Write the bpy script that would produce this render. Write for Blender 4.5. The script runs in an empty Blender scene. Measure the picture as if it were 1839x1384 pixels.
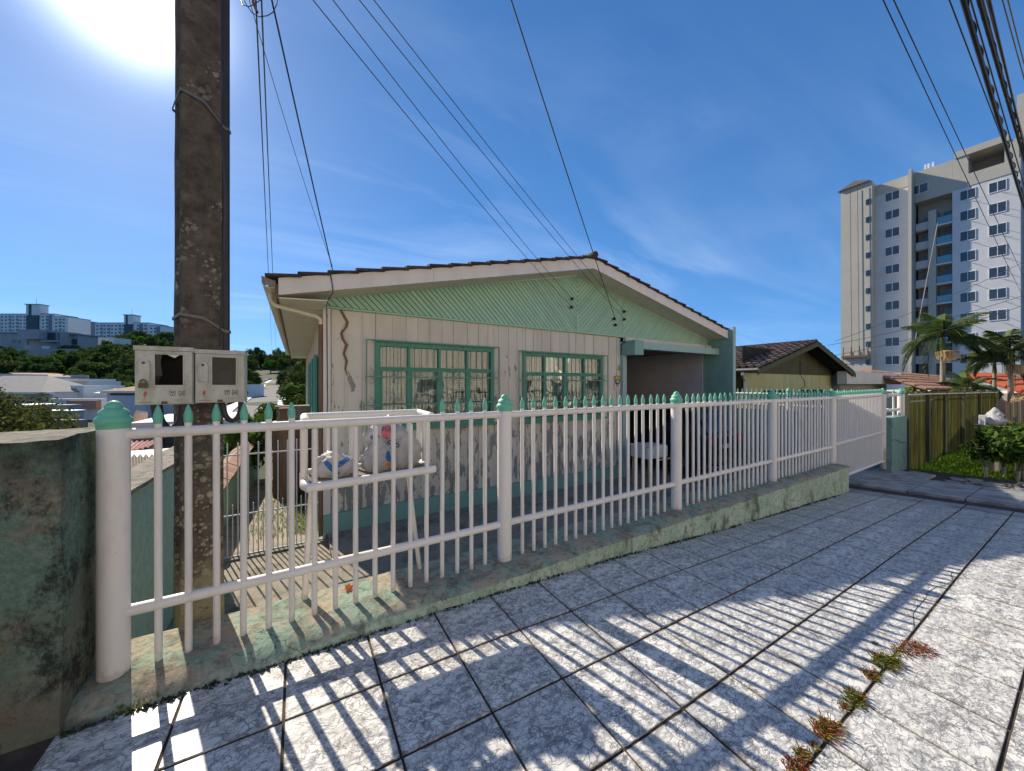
import bpy, bmesh, math, random
from mathutils import Vector, Matrix, noise as mnoise
R = math.radians
random.seed(7)
sc = bpy.context.scene
# ------------------------------------------------------------------ camera, sky, sun, exposure
EZ, FPX, CXP, CYP = 1.6, 640.0, 919.5, 690.0
YAW = R(31.146)
cam_d = bpy.data.cameras.new("camera"); cam = bpy.data.objects.new("camera", cam_d)
sc.collection.objects.link(cam); sc.camera = cam
cam.location = (0, 0, EZ); cam.rotation_euler = (R(90), 0, -YAW)
cam_d.sensor_width = 36; cam_d.lens = 36*FPX/1839; cam_d.shift_y = -0.0011
cam_d.clip_start = 0.05; cam_d.clip_end = 3000
SUN_AZ, SUN_EL = R(-16.2), R(37.7)
SV = Vector((math.sin(SUN_AZ)*math.cos(SUN_EL), math.cos(SUN_AZ)*math.cos(SUN_EL), math.sin(SUN_EL)))
world = bpy.data.worlds.new("World"); sc.world = world; world.use_nodes = True
wt = world.node_tree; wt.nodes.clear()
def wn(t, **kw):
    n = wt.nodes.new(t)
    for k, v in kw.items(): setattr(n, k, v)
    return n
sky = wn('ShaderNodeTexSky', sky_type='NISHITA'); sky.sun_disc = False
sky.sun_elevation = SUN_EL; sky.sun_rotation = SUN_AZ; sky.altitude = 0
sky.air_density = 1.0; sky.dust_density = 0.12; sky.ozone_density = 5.0
geo = wn('ShaderNodeTexCoord')
skm = wn('ShaderNodeMapping'); skm.inputs['Scale'].default_value = (1, 1, .80); skm.inputs['Location'].default_value = (0, 0, .17)
wt.links.new(geo.outputs['Generated'], skm.inputs[0]); wt.links.new(skm.outputs[0], sky.inputs[0])
sep = wn('ShaderNodeSeparateXYZ'); wt.links.new(geo.outputs['Generated'], sep.inputs[0])
def wm(op, a, b=None, clamp=False):
    n = wn('ShaderNodeMath', operation=op); n.use_clamp = clamp
    for i, v in enumerate((a, b)):
        if v is None: continue
        if isinstance(v, (int, float)): n.inputs[i].default_value = v
        else: wt.links.new(v, n.inputs[i])
    return n.outputs[0]
zz = wm('ADD', wm('MAXIMUM', sep.outputs[2], 0.0), 0.12)
u = wm('DIVIDE', sep.outputs[0], zz); v = wm('DIVIDE', sep.outputs[1], zz)
cmb = wn('ShaderNodeCombineXYZ'); wt.links.new(u, cmb.inputs[0]); wt.links.new(v, cmb.inputs[1])
mp = wn('ShaderNodeMapping'); mp.inputs['Rotation'].default_value = (0, 0, R(35)); mp.inputs['Scale'].default_value = (0.45, 1.5, 1)
wt.links.new(cmb.outputs[0], mp.inputs[0])
nz = wn('ShaderNodeTexNoise'); nz.inputs['Scale'].default_value = 1.1; nz.inputs['Detail'].default_value = 9; nz.inputs['Roughness'].default_value = .56; nz.inputs['Distortion'].default_value = .7
wt.links.new(mp.outputs[0], nz.inputs['Vector'])
nb = wn('ShaderNodeTexNoise'); nb.inputs['Scale'].default_value = .55; nb.inputs['Detail'].default_value = 3
wt.links.new(cmb.outputs[0], nb.inputs['Vector'])
cl = wm('MULTIPLY', wm('MULTIPLY', wm('SUBTRACT', nz.outputs[0], .44), 2.6, True), wm('MULTIPLY', wm('SUBTRACT', nb.outputs[0], .36), 3.0, True), True)
cl = wm('MULTIPLY', cl, .55)
dp = wn('ShaderNodeVectorMath', operation='DOT_PRODUCT'); dp.inputs[1].default_value = SV
wt.links.new(geo.outputs['Generated'], dp.inputs[0])
dpm = wm('MAXIMUM', dp.outputs['Value'], 0.0)
halo = wm('ADD', wm('MULTIPLY', wm('POWER', dpm, 10.0), .12), wm('MULTIPLY', wm('POWER', dpm, 300.0), 15.0))
mixc = wn('ShaderNodeMix', data_type='RGBA'); mixc.inputs['B'].default_value = (5.2, 5.9, 6.9, 1)
wt.links.new(cl, mixc.inputs['Factor']); wt.links.new(sky.outputs[0], mixc.inputs['A'])
hc = wn('ShaderNodeMix', data_type='RGBA', blend_type='ADD'); hc.inputs['Factor'].default_value = 1
hv = wn('ShaderNodeVectorMath', operation='SCALE'); hv.inputs[0].default_value = (1.0, 1.05, 1.15)
dm = wn('ShaderNodeVectorMath', operation='SCALE'); wt.links.new(sky.outputs[0], dm.inputs[0]); wt.links.new(wm('SUBTRACT', 1.0, wm('MULTIPLY', wm('POWER', dpm, 1.6), .34)), dm.inputs['Scale']); wt.links.new(dm.outputs[0], mixc.inputs['A'])
wt.links.new(halo, hv.inputs['Scale']); wt.links.new(mixc.outputs['Result'], hc.inputs['A']); wt.links.new(hv.outputs[0], hc.inputs['B'])
hsv = wn('ShaderNodeHueSaturation'); hsv.inputs['Saturation'].default_value = 1.18
wt.links.new(hc.outputs['Result'], hsv.inputs['Color'])
bg = wn('ShaderNodeBackground'); bg.inputs['Strength'].default_value = 0.097
wo = wn('ShaderNodeOutputWorld'); wt.links.new(hsv.outputs[0], bg.inputs[0]); wt.links.new(bg.outputs[0], wo.inputs[0])
sun_d = bpy.data.lights.new("sun", 'SUN'); sun_d.energy = 3.8; sun_d.angle = R(0.53); sun_d.color = (1.0, .90, .74)
sun = bpy.data.objects.new("sun", sun_d); sc.collection.objects.link(sun)
sun.rotation_euler = (-SV).to_track_quat('-Z', 'Y').to_euler(); sun.location = (0, 0, 30)
vs = sc.view_settings; vs.view_transform = 'Standard'; vs.look = 'None'; vs.gamma = 1; vs.use_curve_mapping = False; vs.exposure = 1.0
sc.cycles.max_bounces = 7; sc.cycles.diffuse_bounces = 4; sc.cycles.transparent_max_bounces = 12

# ------------------------------------------------------------------ geometry helpers
FW = Vector((math.sin(YAW), math.cos(YAW), 0)); RT = Vector((math.cos(YAW), -math.sin(YAW), 0)); EY = Vector((0, 0, EZ))
def ray(x, y): return FW + RT*((x-CXP)/FPX) + Vector((0, 0, (CYP-y)/FPX))
def onY(x, y, Y): d = ray(x, y); return EY + d*(Y/d.y)
def onX(x, y, X): d = ray(x, y); return EY + d*(X/d.x)
def onZ(x, y, Z): d = ray(x, y); return EY + d*((Z-EZ)/d.z)
def dep(x, y, D): return EY + ray(x, y)*D
def lerp(x, xs, ys):
    if x <= xs[0]: return ys[0]
    for i in range(1, len(xs)):
        if x <= xs[i]:
            t = (x-xs[i-1])/(xs[i]-xs[i-1]); return ys[i-1]+(ys[i]-ys[i-1])*t
    return ys[-1]
def gz(X, Y):      # height of the tiled pavement
    z = lerp(X, [-.46, .36, 1.19, 2.47, 4.19, 5.7, 8.1, 13], [.11, .09, .077, .022, -.095, -.168, -.279, -.40])
    b = lerp(X, [.3, 1.4, 2.5, 4.2, 5.4, 8, 12], [0, -.030, -.018, .036, .056, .066, .03]); return z + b*(2.3-max(Y, -.3))
COL = sc.collection
def inpoly(x, y, pl):
    c = False
    for i in range(len(pl)):
        (xa, ya), (xb, yb) = pl[i], pl[i-1]
        if (ya > y) != (yb > y) and x < (xb-xa)*(y-ya)/(yb-ya)+xa: c = not c
    return c
def link(o, parent=None):
    COL.objects.link(o)
    if parent is not None: o.parent = parent
    return o
def newobj(name, me, parent=None, loc=None, rot=None):
    o = bpy.data.objects.new(name, me)
    if loc is not None: o.location = loc
    if rot is not None: o.rotation_euler = rot
    return link(o, parent)
def thing(name, label, cat, loc=(0, 0, 0), rot=None, group=None):
    o = newobj(name, None, None, loc, rot); o.empty_display_size = .1
    return tag(o, label, cat, group)
def tag(o, label=None, cat=None, group=None, kind=None):
    if label: o['label'] = label
    if cat: o['category'] = cat
    if group: o['group'] = group
    if kind: o['kind'] = kind
    return o
class MB:
    def __init__(s): s.v = []; s.f = []; s.m = []
    def add(s, vs, fs, mi=0):
        b = len(s.v); s.v += [tuple(p) for p in vs]; s.f += [tuple(i+b for i in f) for f in fs]; s.m += [mi]*len(fs); return s
    def box(s, x0, x1, y0, y1, z0, z1, mi=0, M=None):
        vs = [Vector((x, y, z)) for z in (z0, z1) for y in (y0, y1) for x in (x0, x1)]
        if M is not None: vs = [M @ p for p in vs]
        return s.add(vs, [(0, 2, 3, 1), (4, 5, 7, 6), (0, 1, 5, 4), (2, 6, 7, 3), (0, 4, 6, 2), (1, 3, 7, 5)], mi)
    def prism(s, poly, a, b, axis='y', mi=0):    # poly in the plane across axis
        n = len(poly)
        def P(p, t): return {'y': (p[0], t, p[1]), 'x': (t, p[0], p[1]), 'z': (p[0], p[1], t)}[axis]
        vs = [P(p, a) for p in poly]+[P(p, b) for p in poly]
        fs = [tuple(range(n)), tuple(range(2*n-1, n-1, -1))]+[(i, (i+1) % n+0, (i+1) % n+n, i+n)[::-1] for i in range(n)]
        return s.add(vs, fs, mi)
    def tube(s, pts, r, n=8, mi=0, cap=True):
        pts = [Vector(p) for p in pts]; rs = r if isinstance(r, (list, tuple)) else [r]*len(pts)
        rings = []; up = None
        for i, p in enumerate(pts):
            t = (pts[min(i+1, len(pts)-1)]-pts[max(i-1, 0)])
            if t.length < 1e-9: t = Vector((0, 0, 1))
            t.normalize()
            if up is None:
                up = t.cross(Vector((0, 0, 1)))
                if up.length < .05: up = t.cross(Vector((1, 0, 0)))
            up = (up - t*up.dot(t)).normalized(); w = t.cross(up)
            rings.append([p+(up*math.cos(2*math.pi*k/n)+w*math.sin(2*math.pi*k/n))*rs[i] for k in range(n)])
        vs = [q for g in rings for q in g]; fs = []
        for i in range(len(pts)-1):
            for k in range(n): fs.append((i*n+k, i*n+(k+1) % n, (i+1)*n+(k+1) % n, (i+1)*n+k))
        if cap: fs += [tuple(range(n))[::-1], tuple((len(pts)-1)*n+k for k in range(n))]
        return s.add(vs, fs, mi)
    def lathe(s, prof, c=(0, 0, 0), n=20, mi=0):
        vs = [(c[0]+r*math.cos(2*math.pi*k/n), c[1]+r*math.sin(2*math.pi*k/n), c[2]+z) for r, z in prof for k in range(n)]
        fs = [(i*n+k, i*n+(k+1) % n, (i+1)*n+(k+1) % n, (i+1)*n+k) for i in range(len(prof)-1) for k in range(n)]
        fs += [tuple(range(n))[::-1], tuple((len(prof)-1)*n+k for k in range(n))]
        return s.add(vs, fs, mi)
    def mesh(s, name, mats, smooth=False):
        me = bpy.data.meshes.new(name); me.from_pydata(s.v, [], s.f)
        for m in (mats if isinstance(mats, (list, tuple)) else [mats]): me.materials.append(m)
        if any(s.m): me.polygons.foreach_set('material_index', s.m)
        if smooth:
            me.polygons.foreach_set('use_smooth', [True]*len(me.polygons))
            try: me.set_sharp_from_angle(angle=R(40))
            except Exception: pass
        me.update(); return me
    def build(s, name, mats, parent=None, loc=None, rot=None, smooth=False):
        return newobj(name, s.mesh(name, mats, smooth), parent, loc, rot)
def boxo(name, x0, x1, y0, y1, z0, z1, mat, parent=None, **k):
    return MB().box(x0, x1, y0, y1, z0, z1).build(name, mat, parent, **k)
def bevelled(me, w, seg=1):
    bm = bmesh.new(); bm.from_mesh(me); bmesh.ops.bevel(bm, geom=list(bm.edges), offset=w, segments=seg, affect='EDGES', profile=.5)
    bm.to_mesh(me); bm.free(); return me
def copy_tree(o, parent=None):
    c = o.copy(); COL.objects.link(c); c.parent = parent
    for ch in [x for x in o.children]: copy_tree(ch, c)
    return c
def clip(poly, a, b, c):     # keep a*x+b*z <= c
    out = []
    for i in range(len(poly)):
        p, q = poly[i], poly[(i+1) % len(poly)]; dp_, dq = a*p[0]+b*p[1]-c, a*q[0]+b*q[1]-c
        if dp_ <= 0: out.append(p)
        if (dp_ < 0 < dq) or (dq < 0 < dp_):
            t = dp_/(dp_-dq); out.append((p[0]+(q[0]-p[0])*t, p[1]+(q[1]-p[1])*t))
    return out
def sag(a, b, s=0.3, n=14):
    a, b = Vector(a), Vector(b)
    return [a.lerp(b, i/n)-Vector((0, 0, 4*s*(i/n)*(1-i/n))) for i in range(n+1)]

# ------------------------------------------------------------------ materials
class N:
    def __init__(s, name):
        s.mat = bpy.data.materials.new(name); s.mat.use_nodes = True; s.t = s.mat.node_tree; s.t.nodes.clear()
        s.out = s.t.nodes.new('ShaderNodeOutputMaterial')
    def n(s, typ, ins=None, **kw):
        n = s.t.nodes.new(typ)
        for k, v in kw.items(): setattr(n, k, v)
        for k, v in (ins or {}).items():
            if isinstance(v, bpy.types.NodeSocket): s.t.links.new(v, n.inputs[k])
            elif v is not None: n.inputs[k].default_value = v
        return n
    def pos(s): return s.n('ShaderNodeNewGeometry').outputs['Position']
    def oc(s): return s.n('ShaderNodeTexCoord').outputs['Object']
    def rnd(s): return s.n('ShaderNodeObjectInfo').outputs['Random']
    def mapv(s, v, sc_=(1, 1, 1), rot=(0, 0, 0), loc=(0, 0, 0)):
        return s.n('ShaderNodeMapping', {'Vector': v, 'Scale': sc_, 'Rotation': rot, 'Location': loc}).outputs[0]
    def noise(s, v, scale, detail=5, rough=.55, dist=0): return s.n('ShaderNodeTexNoise', {'Vector': v, 'Scale': scale, 'Detail': detail, 'Roughness': rough, 'Distortion': dist}).outputs[0]
    def noisec(s, v, scale, detail=3): return s.n('ShaderNodeTexNoise', {'Vector': v, 'Scale': scale, 'Detail': detail}).outputs[1]
    def ramp(s, f, stops, interp='LINEAR'):
        r = s.n('ShaderNodeValToRGB', {'Fac': f}); cr = r.color_ramp; cr.interpolation = interp
        while len(cr.elements) < len(stops): cr.elements.new(.5)
        for e, (p, c) in zip(cr.elements, stops):
            e.position = p; e.color = (c, c, c, 1) if isinstance(c, (int, float)) else (*c[:3], 1)
        return r.outputs[0]
    def mix(s, f, a, b, mode='MIX'):
        n = s.n('ShaderNodeMix', data_type='RGBA', blend_type=mode)
        for k, v in (('Factor', f), ('A', a), ('B', b)):
            if isinstance(v, bpy.types.NodeSocket): s.t.links.new(v, n.inputs[k])
            elif k == 'Factor': n.inputs[k].default_value = v
            else: n.inputs[k].default_value = (*v[:3], 1) if not isinstance(v, (int, float)) else (v, v, v, 1)
        return n.outputs['Result']
    def m(s, op, a, b=None, clamp=False):
        n = s.n('ShaderNodeMath', operation=op); n.use_clamp = clamp
        for i, v in enumerate((a, b)):
            if isinstance(v, bpy.types.NodeSocket): s.t.links.new(v, n.inputs[i])
            elif v is not None: n.inputs[i].default_value = v
        return n.outputs[0]
    def vadd(s, a, b, k=1):
        sc2 = s.n('ShaderNodeVectorMath', {0: b}, operation='SCALE'); sc2.inputs['Scale'].default_value = k
        return s.n('ShaderNodeVectorMath', {0: a, 1: sc2.outputs[0]}, operation='ADD').outputs[0]
    def z(s, v): return s.n('ShaderNodeSeparateXYZ', {0: v}).outputs
    def bump(s, h, strength=.4, dist=.01): return s.n('ShaderNodeBump', {'Height': h, 'Strength': strength, 'Distance': dist}).outputs[0]
    def vary(s, col, amt):
        v_ = s.m('ADD', s.m('MULTIPLY', s.rnd(), amt*2), 1-amt)
        n = s.n('ShaderNodeVectorMath', operation='SCALE')
        if isinstance(col, bpy.types.NodeSocket): s.t.links.new(col, n.inputs[0])
        else: n.inputs[0].default_value = col[:3]
        s.t.links.new(v_, n.inputs['Scale']); return n.outputs[0]
    def fin(s, col, rough=.7, nrm=None, metal=0, spec=.5, **kw):
        p = s.n('ShaderNodeBsdfPrincipled', {'Metallic': metal})
        for k, v in (('Base Color', col), ('Roughness', rough), ('Normal', nrm), ('Specular IOR Level', spec)):
            if v is None: continue
            if isinstance(v, bpy.types.NodeSocket): s.t.links.new(v, p.inputs[k])
            else: p.inputs[k].default_value = (*v[:3], 1) if k == 'Base Color' else v
        for k, v in kw.items(): p.inputs[k.replace('_', ' ')].default_value = v
        s.t.links.new(p.outputs[0], s.out.inputs[0]); s.p = p; return s.mat
def paint(name, col, dirt=(.1, .09, .07), ds=3, lo=.5, hi=.75, amt=.5, rough=.6, bump=.15, bs=60, var=0, vz=1.0, spec=.4, loc=False, metal=0):
    n = N(name); p = n.oc() if loc else n.pos()
    f = n.ramp(n.noise(n.mapv(p, (1, 1, vz)), ds, 8, .62), [(lo, 0), (hi, amt)])
    c = n.mix(f, col, dirt)
    c = n.mix(n.ramp(n.noise(p, ds*5, 4), [(.35, 0), (.8, .22)]), c, tuple(x*.6 for x in col))
    if var: c = n.vary(c, var)
    return n.fin(c, rough, n.bump(n.noise(p, bs, 6), bump, .004) if bump else None, metal, spec)
M = {}
def marble():
    n = N('marble_tile'); o = n.oc(); r = n.rnd()
    off = n.n('ShaderNodeCombineXYZ', {0: n.m('MULTIPLY', n.m('FLOOR', n.m('MULTIPLY', r, 3.0)), 3.7)}).outputs[0]
    v = n.vadd(o, off); w = n.vadd(v, n.noisec(v, 9, 4), .11)
    def ridge(sc_, det, w_, rot, st, dist, loc):
        q = n.mapv(v, (1, st, 1), (0, 0, rot), (loc, loc*2, 0)); r1 = n.noise(q, sc_, det, .62, dist)
        return n.ramp(n.m('ABSOLUTE', n.m('SUBTRACT', r1, .5)), [(0, 1), (w_*.4, .6), (w_, 0)])
    f1 = n.m('MULTIPLY', ridge(5.5, 4, .022, .7, 1.7, 1.0, 0), n.ramp(n.noise(v, 6, 3), [(.36, .35), (.52, 1)]))
    f2 = n.m('MULTIPLY', ridge(9, 4, .032, .5, 1.5, 1.2, 3), n.ramp(n.noise(n.mapv(v, loc=(2, 5, 0)), 8, 3), [(.38, .1), (.5, 1)]))
    f3 = n.m('MULTIPLY', ridge(24, 3, .034, .9, 1.3, .8, 7), n.ramp(n.noise(n.mapv(v, loc=(6, 1, 0)), 10, 3), [(.46, 0), (.6, .7)]))
    e2 = n.n('ShaderNodeTexVoronoi', {'Vector': n.mapv(n.vadd(v, n.noisec(v, 14, 5), .10), (1, 1.4, 1), (0, 0, .8)), 'Scale': 17.0}, feature='DISTANCE_TO_EDGE').outputs['Distance']
    f4 = n.m('MULTIPLY', n.ramp(e2, [(0, 1), (.035, .6), (.07, 0)]), n.ramp(n.noise(n.mapv(v, loc=(1, 9, 0)), 7, 4), [(.42, 0), (.52, 1)]))
    f = n.m('MAXIMUM', n.m('MAXIMUM', f1, f2), n.m('MAXIMUM', f3, f4))
    cloud = n.ramp(n.noise(n.mapv(v, (1, 2.0, 1), (0, 0, .6)), 9, 4, .55, 1.2), [(.50, 0), (.62, .7)])
    base = n.mix(cloud, (.66, .645, .61), (.30, .295, .295))
    xy = n.z(o); rr = n.m('SQRT', n.m('ADD', n.m('POWER', n.m('SUBTRACT', xy[0], .03), 2), n.m('MULTIPLY', n.m('POWER', n.m('SUBTRACT', xy[1], -.02), 2), 1.8)))
    blot = n.m('MULTIPLY', n.ramp(rr, [(.0, 1), (.05, .7), (.075, 0)]), n.ramp(n.noise(v, 70, 6, .7), [(.45, 0), (.62, 1)]))
    c = n.mix(n.m('MULTIPLY', f, .88), base, (.075, .075, .09)); c = n.mix(n.m('MULTIPLY', blot, .8), c, (.08, .08, .09))
    dirt = n.ramp(n.noise(n.pos(), 1.7, 8, .65), [(.5, 0), (.8, .45)])
    c = n.mix(dirt, c, (.3, .27, .22)); c = n.vary(c, .045)
    ex = n.m('MAXIMUM', n.m('ABSOLUTE', xy[0]), n.m('ABSOLUTE', xy[1])); edg = n.m('MULTIPLY', n.ramp(ex, [(.178, 0), (.2, 1)]), n.ramp(n.noise(n.pos(), 14, 6, .7), [(.42, 0), (.66, .8)])); c = n.mix(edg, c, (.17, .135, .10))
    spk = n.ramp(n.noise(n.pos(), 130, 3), [(.68, 0), (.75, .5)]); c = n.mix(spk, c, (.16, .13, .1))
    return n.fin(c, n.ramp(n.noise(n.pos(), 6, 5), [(.3, .28), (.8, .55)]), n.bump(n.noise(o, 30, 4), .06, .004), 0, .4)
M['tile'] = marble()
M['grout'] = paint('dark_joint_mortar', (.045, .032, .026), (.12, .09, .06), 12, .45, .7, .7, .95, .6, 80)
def mossy(name, plaster, green, black, gl, bl, warm=None, bump=.9, sc1=2.6, zmin=None):
    n = N(name); p = n.pos(); ps = n.mapv(p, (1, 1, .7))
    a = n.noise(ps, sc1, 10, .68, .3); b = n.noise(n.mapv(p, (1, 1, .6), loc=(5, 3, 1)), sc1*1.6, 10, .72, .2); d = n.noise(p, sc1*7, 8, .7)
    c = n.mix(n.ramp(a, [(gl-.06, 0), (gl+.07, 1)]), plaster, green)
    c = n.mix(n.ramp(d, [(.4, 0), (.75, .6)]), c, tuple(x*.45 for x in green))
    if warm: c = n.mix(n.ramp(n.noise(n.mapv(p, loc=(9, 2, 7)), sc1*1.2, 8, .6), [(.55, 0), (.65, .8)]), c, warm)
    bk = n.ramp(b, [(bl-.08, 0), (bl+.06, .92)])
    c = n.mix(bk, c, black)
    if zmin is not None:
        zl = n.m('SUBTRACT', zmin, n.z(p)[2]); zl = n.m('ADD', n.m('MULTIPLY', zl, 5), n.m('MULTIPLY', n.m('SUBTRACT', d, .5), 1.6), True)
        c = n.mix(n.m('MULTIPLY', zl, .85, True), c, (.025, .03, .02))
    h = n.m('ADD', n.noise(p, 28, 9, .72), n.m('MULTIPLY', b, 1.2))
    return n.fin(c, .92, n.bump(h, bump, .02), 0, .2)
def oldwall():
    n = N('mouldy_green_plaster'); p = n.pos(); z_ = n.z(p)[2]
    a = n.noise(p, 3.0, 14, .80, .05); b = n.noise(n.mapv(p, (1, 1, .8), loc=(5, 3, 1)), 4.5, 14, .82, .05); d = n.noise(p, 34, 10, .85); e = n.noise(n.mapv(p, loc=(1, 8, 3)), 1.5, 8, .6)
    c = n.mix(n.ramp(a, [(.40, 0), (.50, 1)]), (.42, .37, .29), (.27, .42, .33))
    c = n.mix(n.ramp(d, [(.42, 0), (.62, .7)]), c, (.10, .14, .10))
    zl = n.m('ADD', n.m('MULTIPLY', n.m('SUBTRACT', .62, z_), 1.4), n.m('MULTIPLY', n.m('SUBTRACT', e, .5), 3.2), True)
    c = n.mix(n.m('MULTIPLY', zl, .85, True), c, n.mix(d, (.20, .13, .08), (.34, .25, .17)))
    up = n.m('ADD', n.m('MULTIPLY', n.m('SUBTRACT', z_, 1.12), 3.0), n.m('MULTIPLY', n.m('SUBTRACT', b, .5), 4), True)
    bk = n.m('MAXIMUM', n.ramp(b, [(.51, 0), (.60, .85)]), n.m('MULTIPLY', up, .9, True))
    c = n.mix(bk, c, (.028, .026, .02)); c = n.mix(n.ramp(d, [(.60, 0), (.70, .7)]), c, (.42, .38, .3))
    h = n.m('ADD', n.noise(p, 30, 12, .8), n.m('MULTIPLY', b, 1.5))
    return n.fin(c, .95, n.bump(h, 1.0, .03), 0, .15)
M['oldwall'] = oldwall()
M['walltop'] = mossy('weathered_wall_top', (.36, .31, .25), (.26, .25, .2), (.07, .06, .05), .5, .6, None, 1.0, 7)
def kerbmat():
    n = N('peeling_green_kerb'); p = n.pos(); up = n.z(n.n('ShaderNodeNewGeometry').outputs['Normal'])[2]
    a = n.noise(p, 4.2, 10, .68, .4); b = n.noise(n.mapv(p, (1, 1, .45), loc=(3, 8, 1)), 5.5, 10, .72, .5); d = n.noise(p, 26, 8, .7)
    side = n.mix(n.ramp(a, [(.36, 0), (.58, 1)]), (.30, .42, .31), (.46, .54, .42))
    side = n.mix(n.ramp(b, [(.52, 0), (.64, .85)]), side, (.09, .11, .07))
    topc = n.mix(n.ramp(a, [(.44, 0), (.56, 1)]), (.40, .33, .245), (.26, .36, .28))
    topc = n.mix(n.ramp(b, [(.47, 0), (.62, .75)]), topc, (.15, .13, .1))
    c = n.mix(n.ramp(up, [(.5, 0), (.85, 1)]), side, topc)
    c = n.mix(n.ramp(d, [(.5, 0), (.72, .75)]), c, (.055, .06, .045))
    cr = n.n('ShaderNodeTexVoronoi', {'Vector': n.vadd(p, n.noisec(p, 5, 6), .55), 'Scale': 1.6}, feature='DISTANCE_TO_EDGE').outputs['Distance']
    c = n.mix(n.m('MULTIPLY', n.ramp(cr, [(0, .8), (.010, 0)]), n.ramp(a, [(.5, 0), (.56, 1)])), c, (.03, .035, .025))
    return n.fin(c, .93, n.bump(n.m('ADD', n.noise(p, 34, 9, .72), n.m('MULTIPLY', b, .9)), .9, .014), 0, .2)
M['kerb'] = kerbmat()
M['moss'] = paint('wet_moss', (.03, .045, .018), (.015, .015, .01), 20, .4, .6, .8, .95, .9, 90)
def whitepipe(name, col):
    n = N(name); p = n.pos(); z_ = n.z(p)[2]
    c = n.mix(n.ramp(n.noise(n.mapv(p, (1, 1, .35)), 7, 8, .66), [(.52, 0), (.74, .5)]), col, tuple(a*b for a, b in zip(col, (.74, .68, .6))))
    foot = n.m('ADD', n.m('MULTIPLY', n.m('SUBTRACT', .23, z_), 9), n.m('MULTIPLY', n.m('SUBTRACT', n.noise(p, 30, 7, .75), .5), 3.0), True)
    c = n.mix(n.m('MULTIPLY', foot, .75, True), c, (.26, .22, .16))
    rust = n.ramp(n.noise(n.mapv(p, (1, 1, .5)), 26, 8, .75), [(.67, 0), (.72, .85)]); c = n.mix(rust, c, (.30, .19, .11))
    scuff = n.ramp(n.noise(n.mapv(p, (2, 2, 1), loc=(7, 2, 3)), 55, 4, .6), [(.70, 0), (.74, .5)]); c = n.mix(scuff, c, (.33, .33, .32)); c = n.vary(c, .03)
    return n.fin(c, n.ramp(n.noise(p, 12, 5), [(.3, .32), (.7, .6)]), n.bump(n.noise(p, 18, 6), .12, .004), 0, .4)
M['white'] = whitepipe('white_pipe_paint', (.70, .66, .615))
M['whitecap'] = paint('white_paint_gate', (.64, .62, .60), (.3, .26, .2), 6, .62, .82, .45, .45, .05, 30, 0, .4)
def capmat():
    n = N('brushed_green_paint'); p = n.pos()
    f = n.ramp(n.noise(n.mapv(p, (3, 3, 18)), 3, 7, .65), [(.55, 0), (.75, .7)])
    c = n.mix(f, (.125, .42, .29), (.42, .58, .48)); return n.fin(c, .5, n.bump(n.noise(n.mapv(p, (3, 3, 30)), 8, 5), .25, .003))
M['capgreen'] = capmat()
def wood_peel(name, col, under, lo, hi, zfade=True, sx=9):
    n = N(name); p = n.pos(); z_ = n.z(p)[2]
    q = n.vadd(n.mapv(p, (1, 1, .28)), n.n('ShaderNodeCombineXYZ', {0: n.m('MULTIPLY', n.rnd(), 5)}).outputs[0])
    a = n.noise(q, sx, 9, .68, .4); big = n.noise(p, .9, 3)
    m_ = n.m('ADD', a, n.m('MULTIPLY', n.m('SUBTRACT', big, .5), .35))
    if zfade: m_ = n.m('ADD', m_, n.m('MULTIPLY', n.m('SUBTRACT', 1.1, z_), .055))
    grain = n.noise(n.mapv(p, (30, 30, 1.6)), 3, 6, .6)
    peel = n.ramp(m_, [(lo, 0), (hi, 1)])
    und = n.mix(grain, tuple(x*.55 for x in under), under)
    und = n.mix(n.ramp(n.noise(p, 3.1, 5), [(.5, 0), (.7, .6)]), und, (.2, .26, .24))
    c = n.mix(n.ramp(n.noise(n.mapv(p, (1, 1, .3)), 4, 7), [(.4, 0), (.8, .45)]), col, tuple(x*y for x, y in zip(col, (.72, .68, .6))))
    c = n.mix(peel, c, und)
    edge = n.ramp(m_, [(lo-.02, 0), (lo+.004, .55), (lo+.03, 0)]); c = n.mix(edge, c, (.09, .07, .05))
    c = n.vary(c, .06)
    h = n.m('ADD', n.m('MULTIPLY', peel, -1.0), n.m('MULTIPLY', grain, .5))
    return n.fin(c, .75, n.bump(h, .5, .004), 0, .3)
M['cream'] = wood_peel('peeling_cream_board', (.66, .60, .51), (.34, .33, .31), .583, .608)
M['creamside'] = wood_peel('peeling_cream_side', (.68, .62, .5), (.26, .25, .24), .62, .66)
M['fascia'] = wood_peel('white_fascia_paint', (.76, .69, .63), (.3, .22, .15), .69, .72, False)
M['soffit'] = paint('cream_soffit', (.76, .69, .54), (.3, .24, .15), 5, .5, .8, .4, .7, .1, 40, .04)
def gablemat():
    n = N('green_tongue_board'); p = n.pos(); z_ = n.z(p)[2]
    st = n.ramp(n.noise(n.mapv(p, (1, 1, .4)), 3, 7, .6), [(.45, 0), (.75, .5)])
    c = n.mix(st, (.36, .56, .41), (.25, .45, .34))
    c = n.mix(n.ramp(n.noise(p, 14, 6, .7), [(.68, 0), (.74, .8)]), c, (.09, .2, .15))
    c = n.vary(c, .06); return n.fin(c, .6, n.bump(n.noise(n.mapv(p, (20, 20, 20)), 3, 4), .2, .003), 0, .35)
M['gable'] = gablemat()
M['gabledark'] = paint('dark_green_recess', (.035, .08, .06), rough=.8)
M['teal'] = paint('teal_paint', (.23, .40, .345), (.12, .17, .15), 2.5, .5, .75, .5, .65, .2, 50, 0, .5)
M['teallight'] = paint('pale_teal_paint', (.33, .47, .44), (.2, .26, .24), 2.5, .55, .8, .4, .6, .1, 50, 0, .5)
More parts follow.
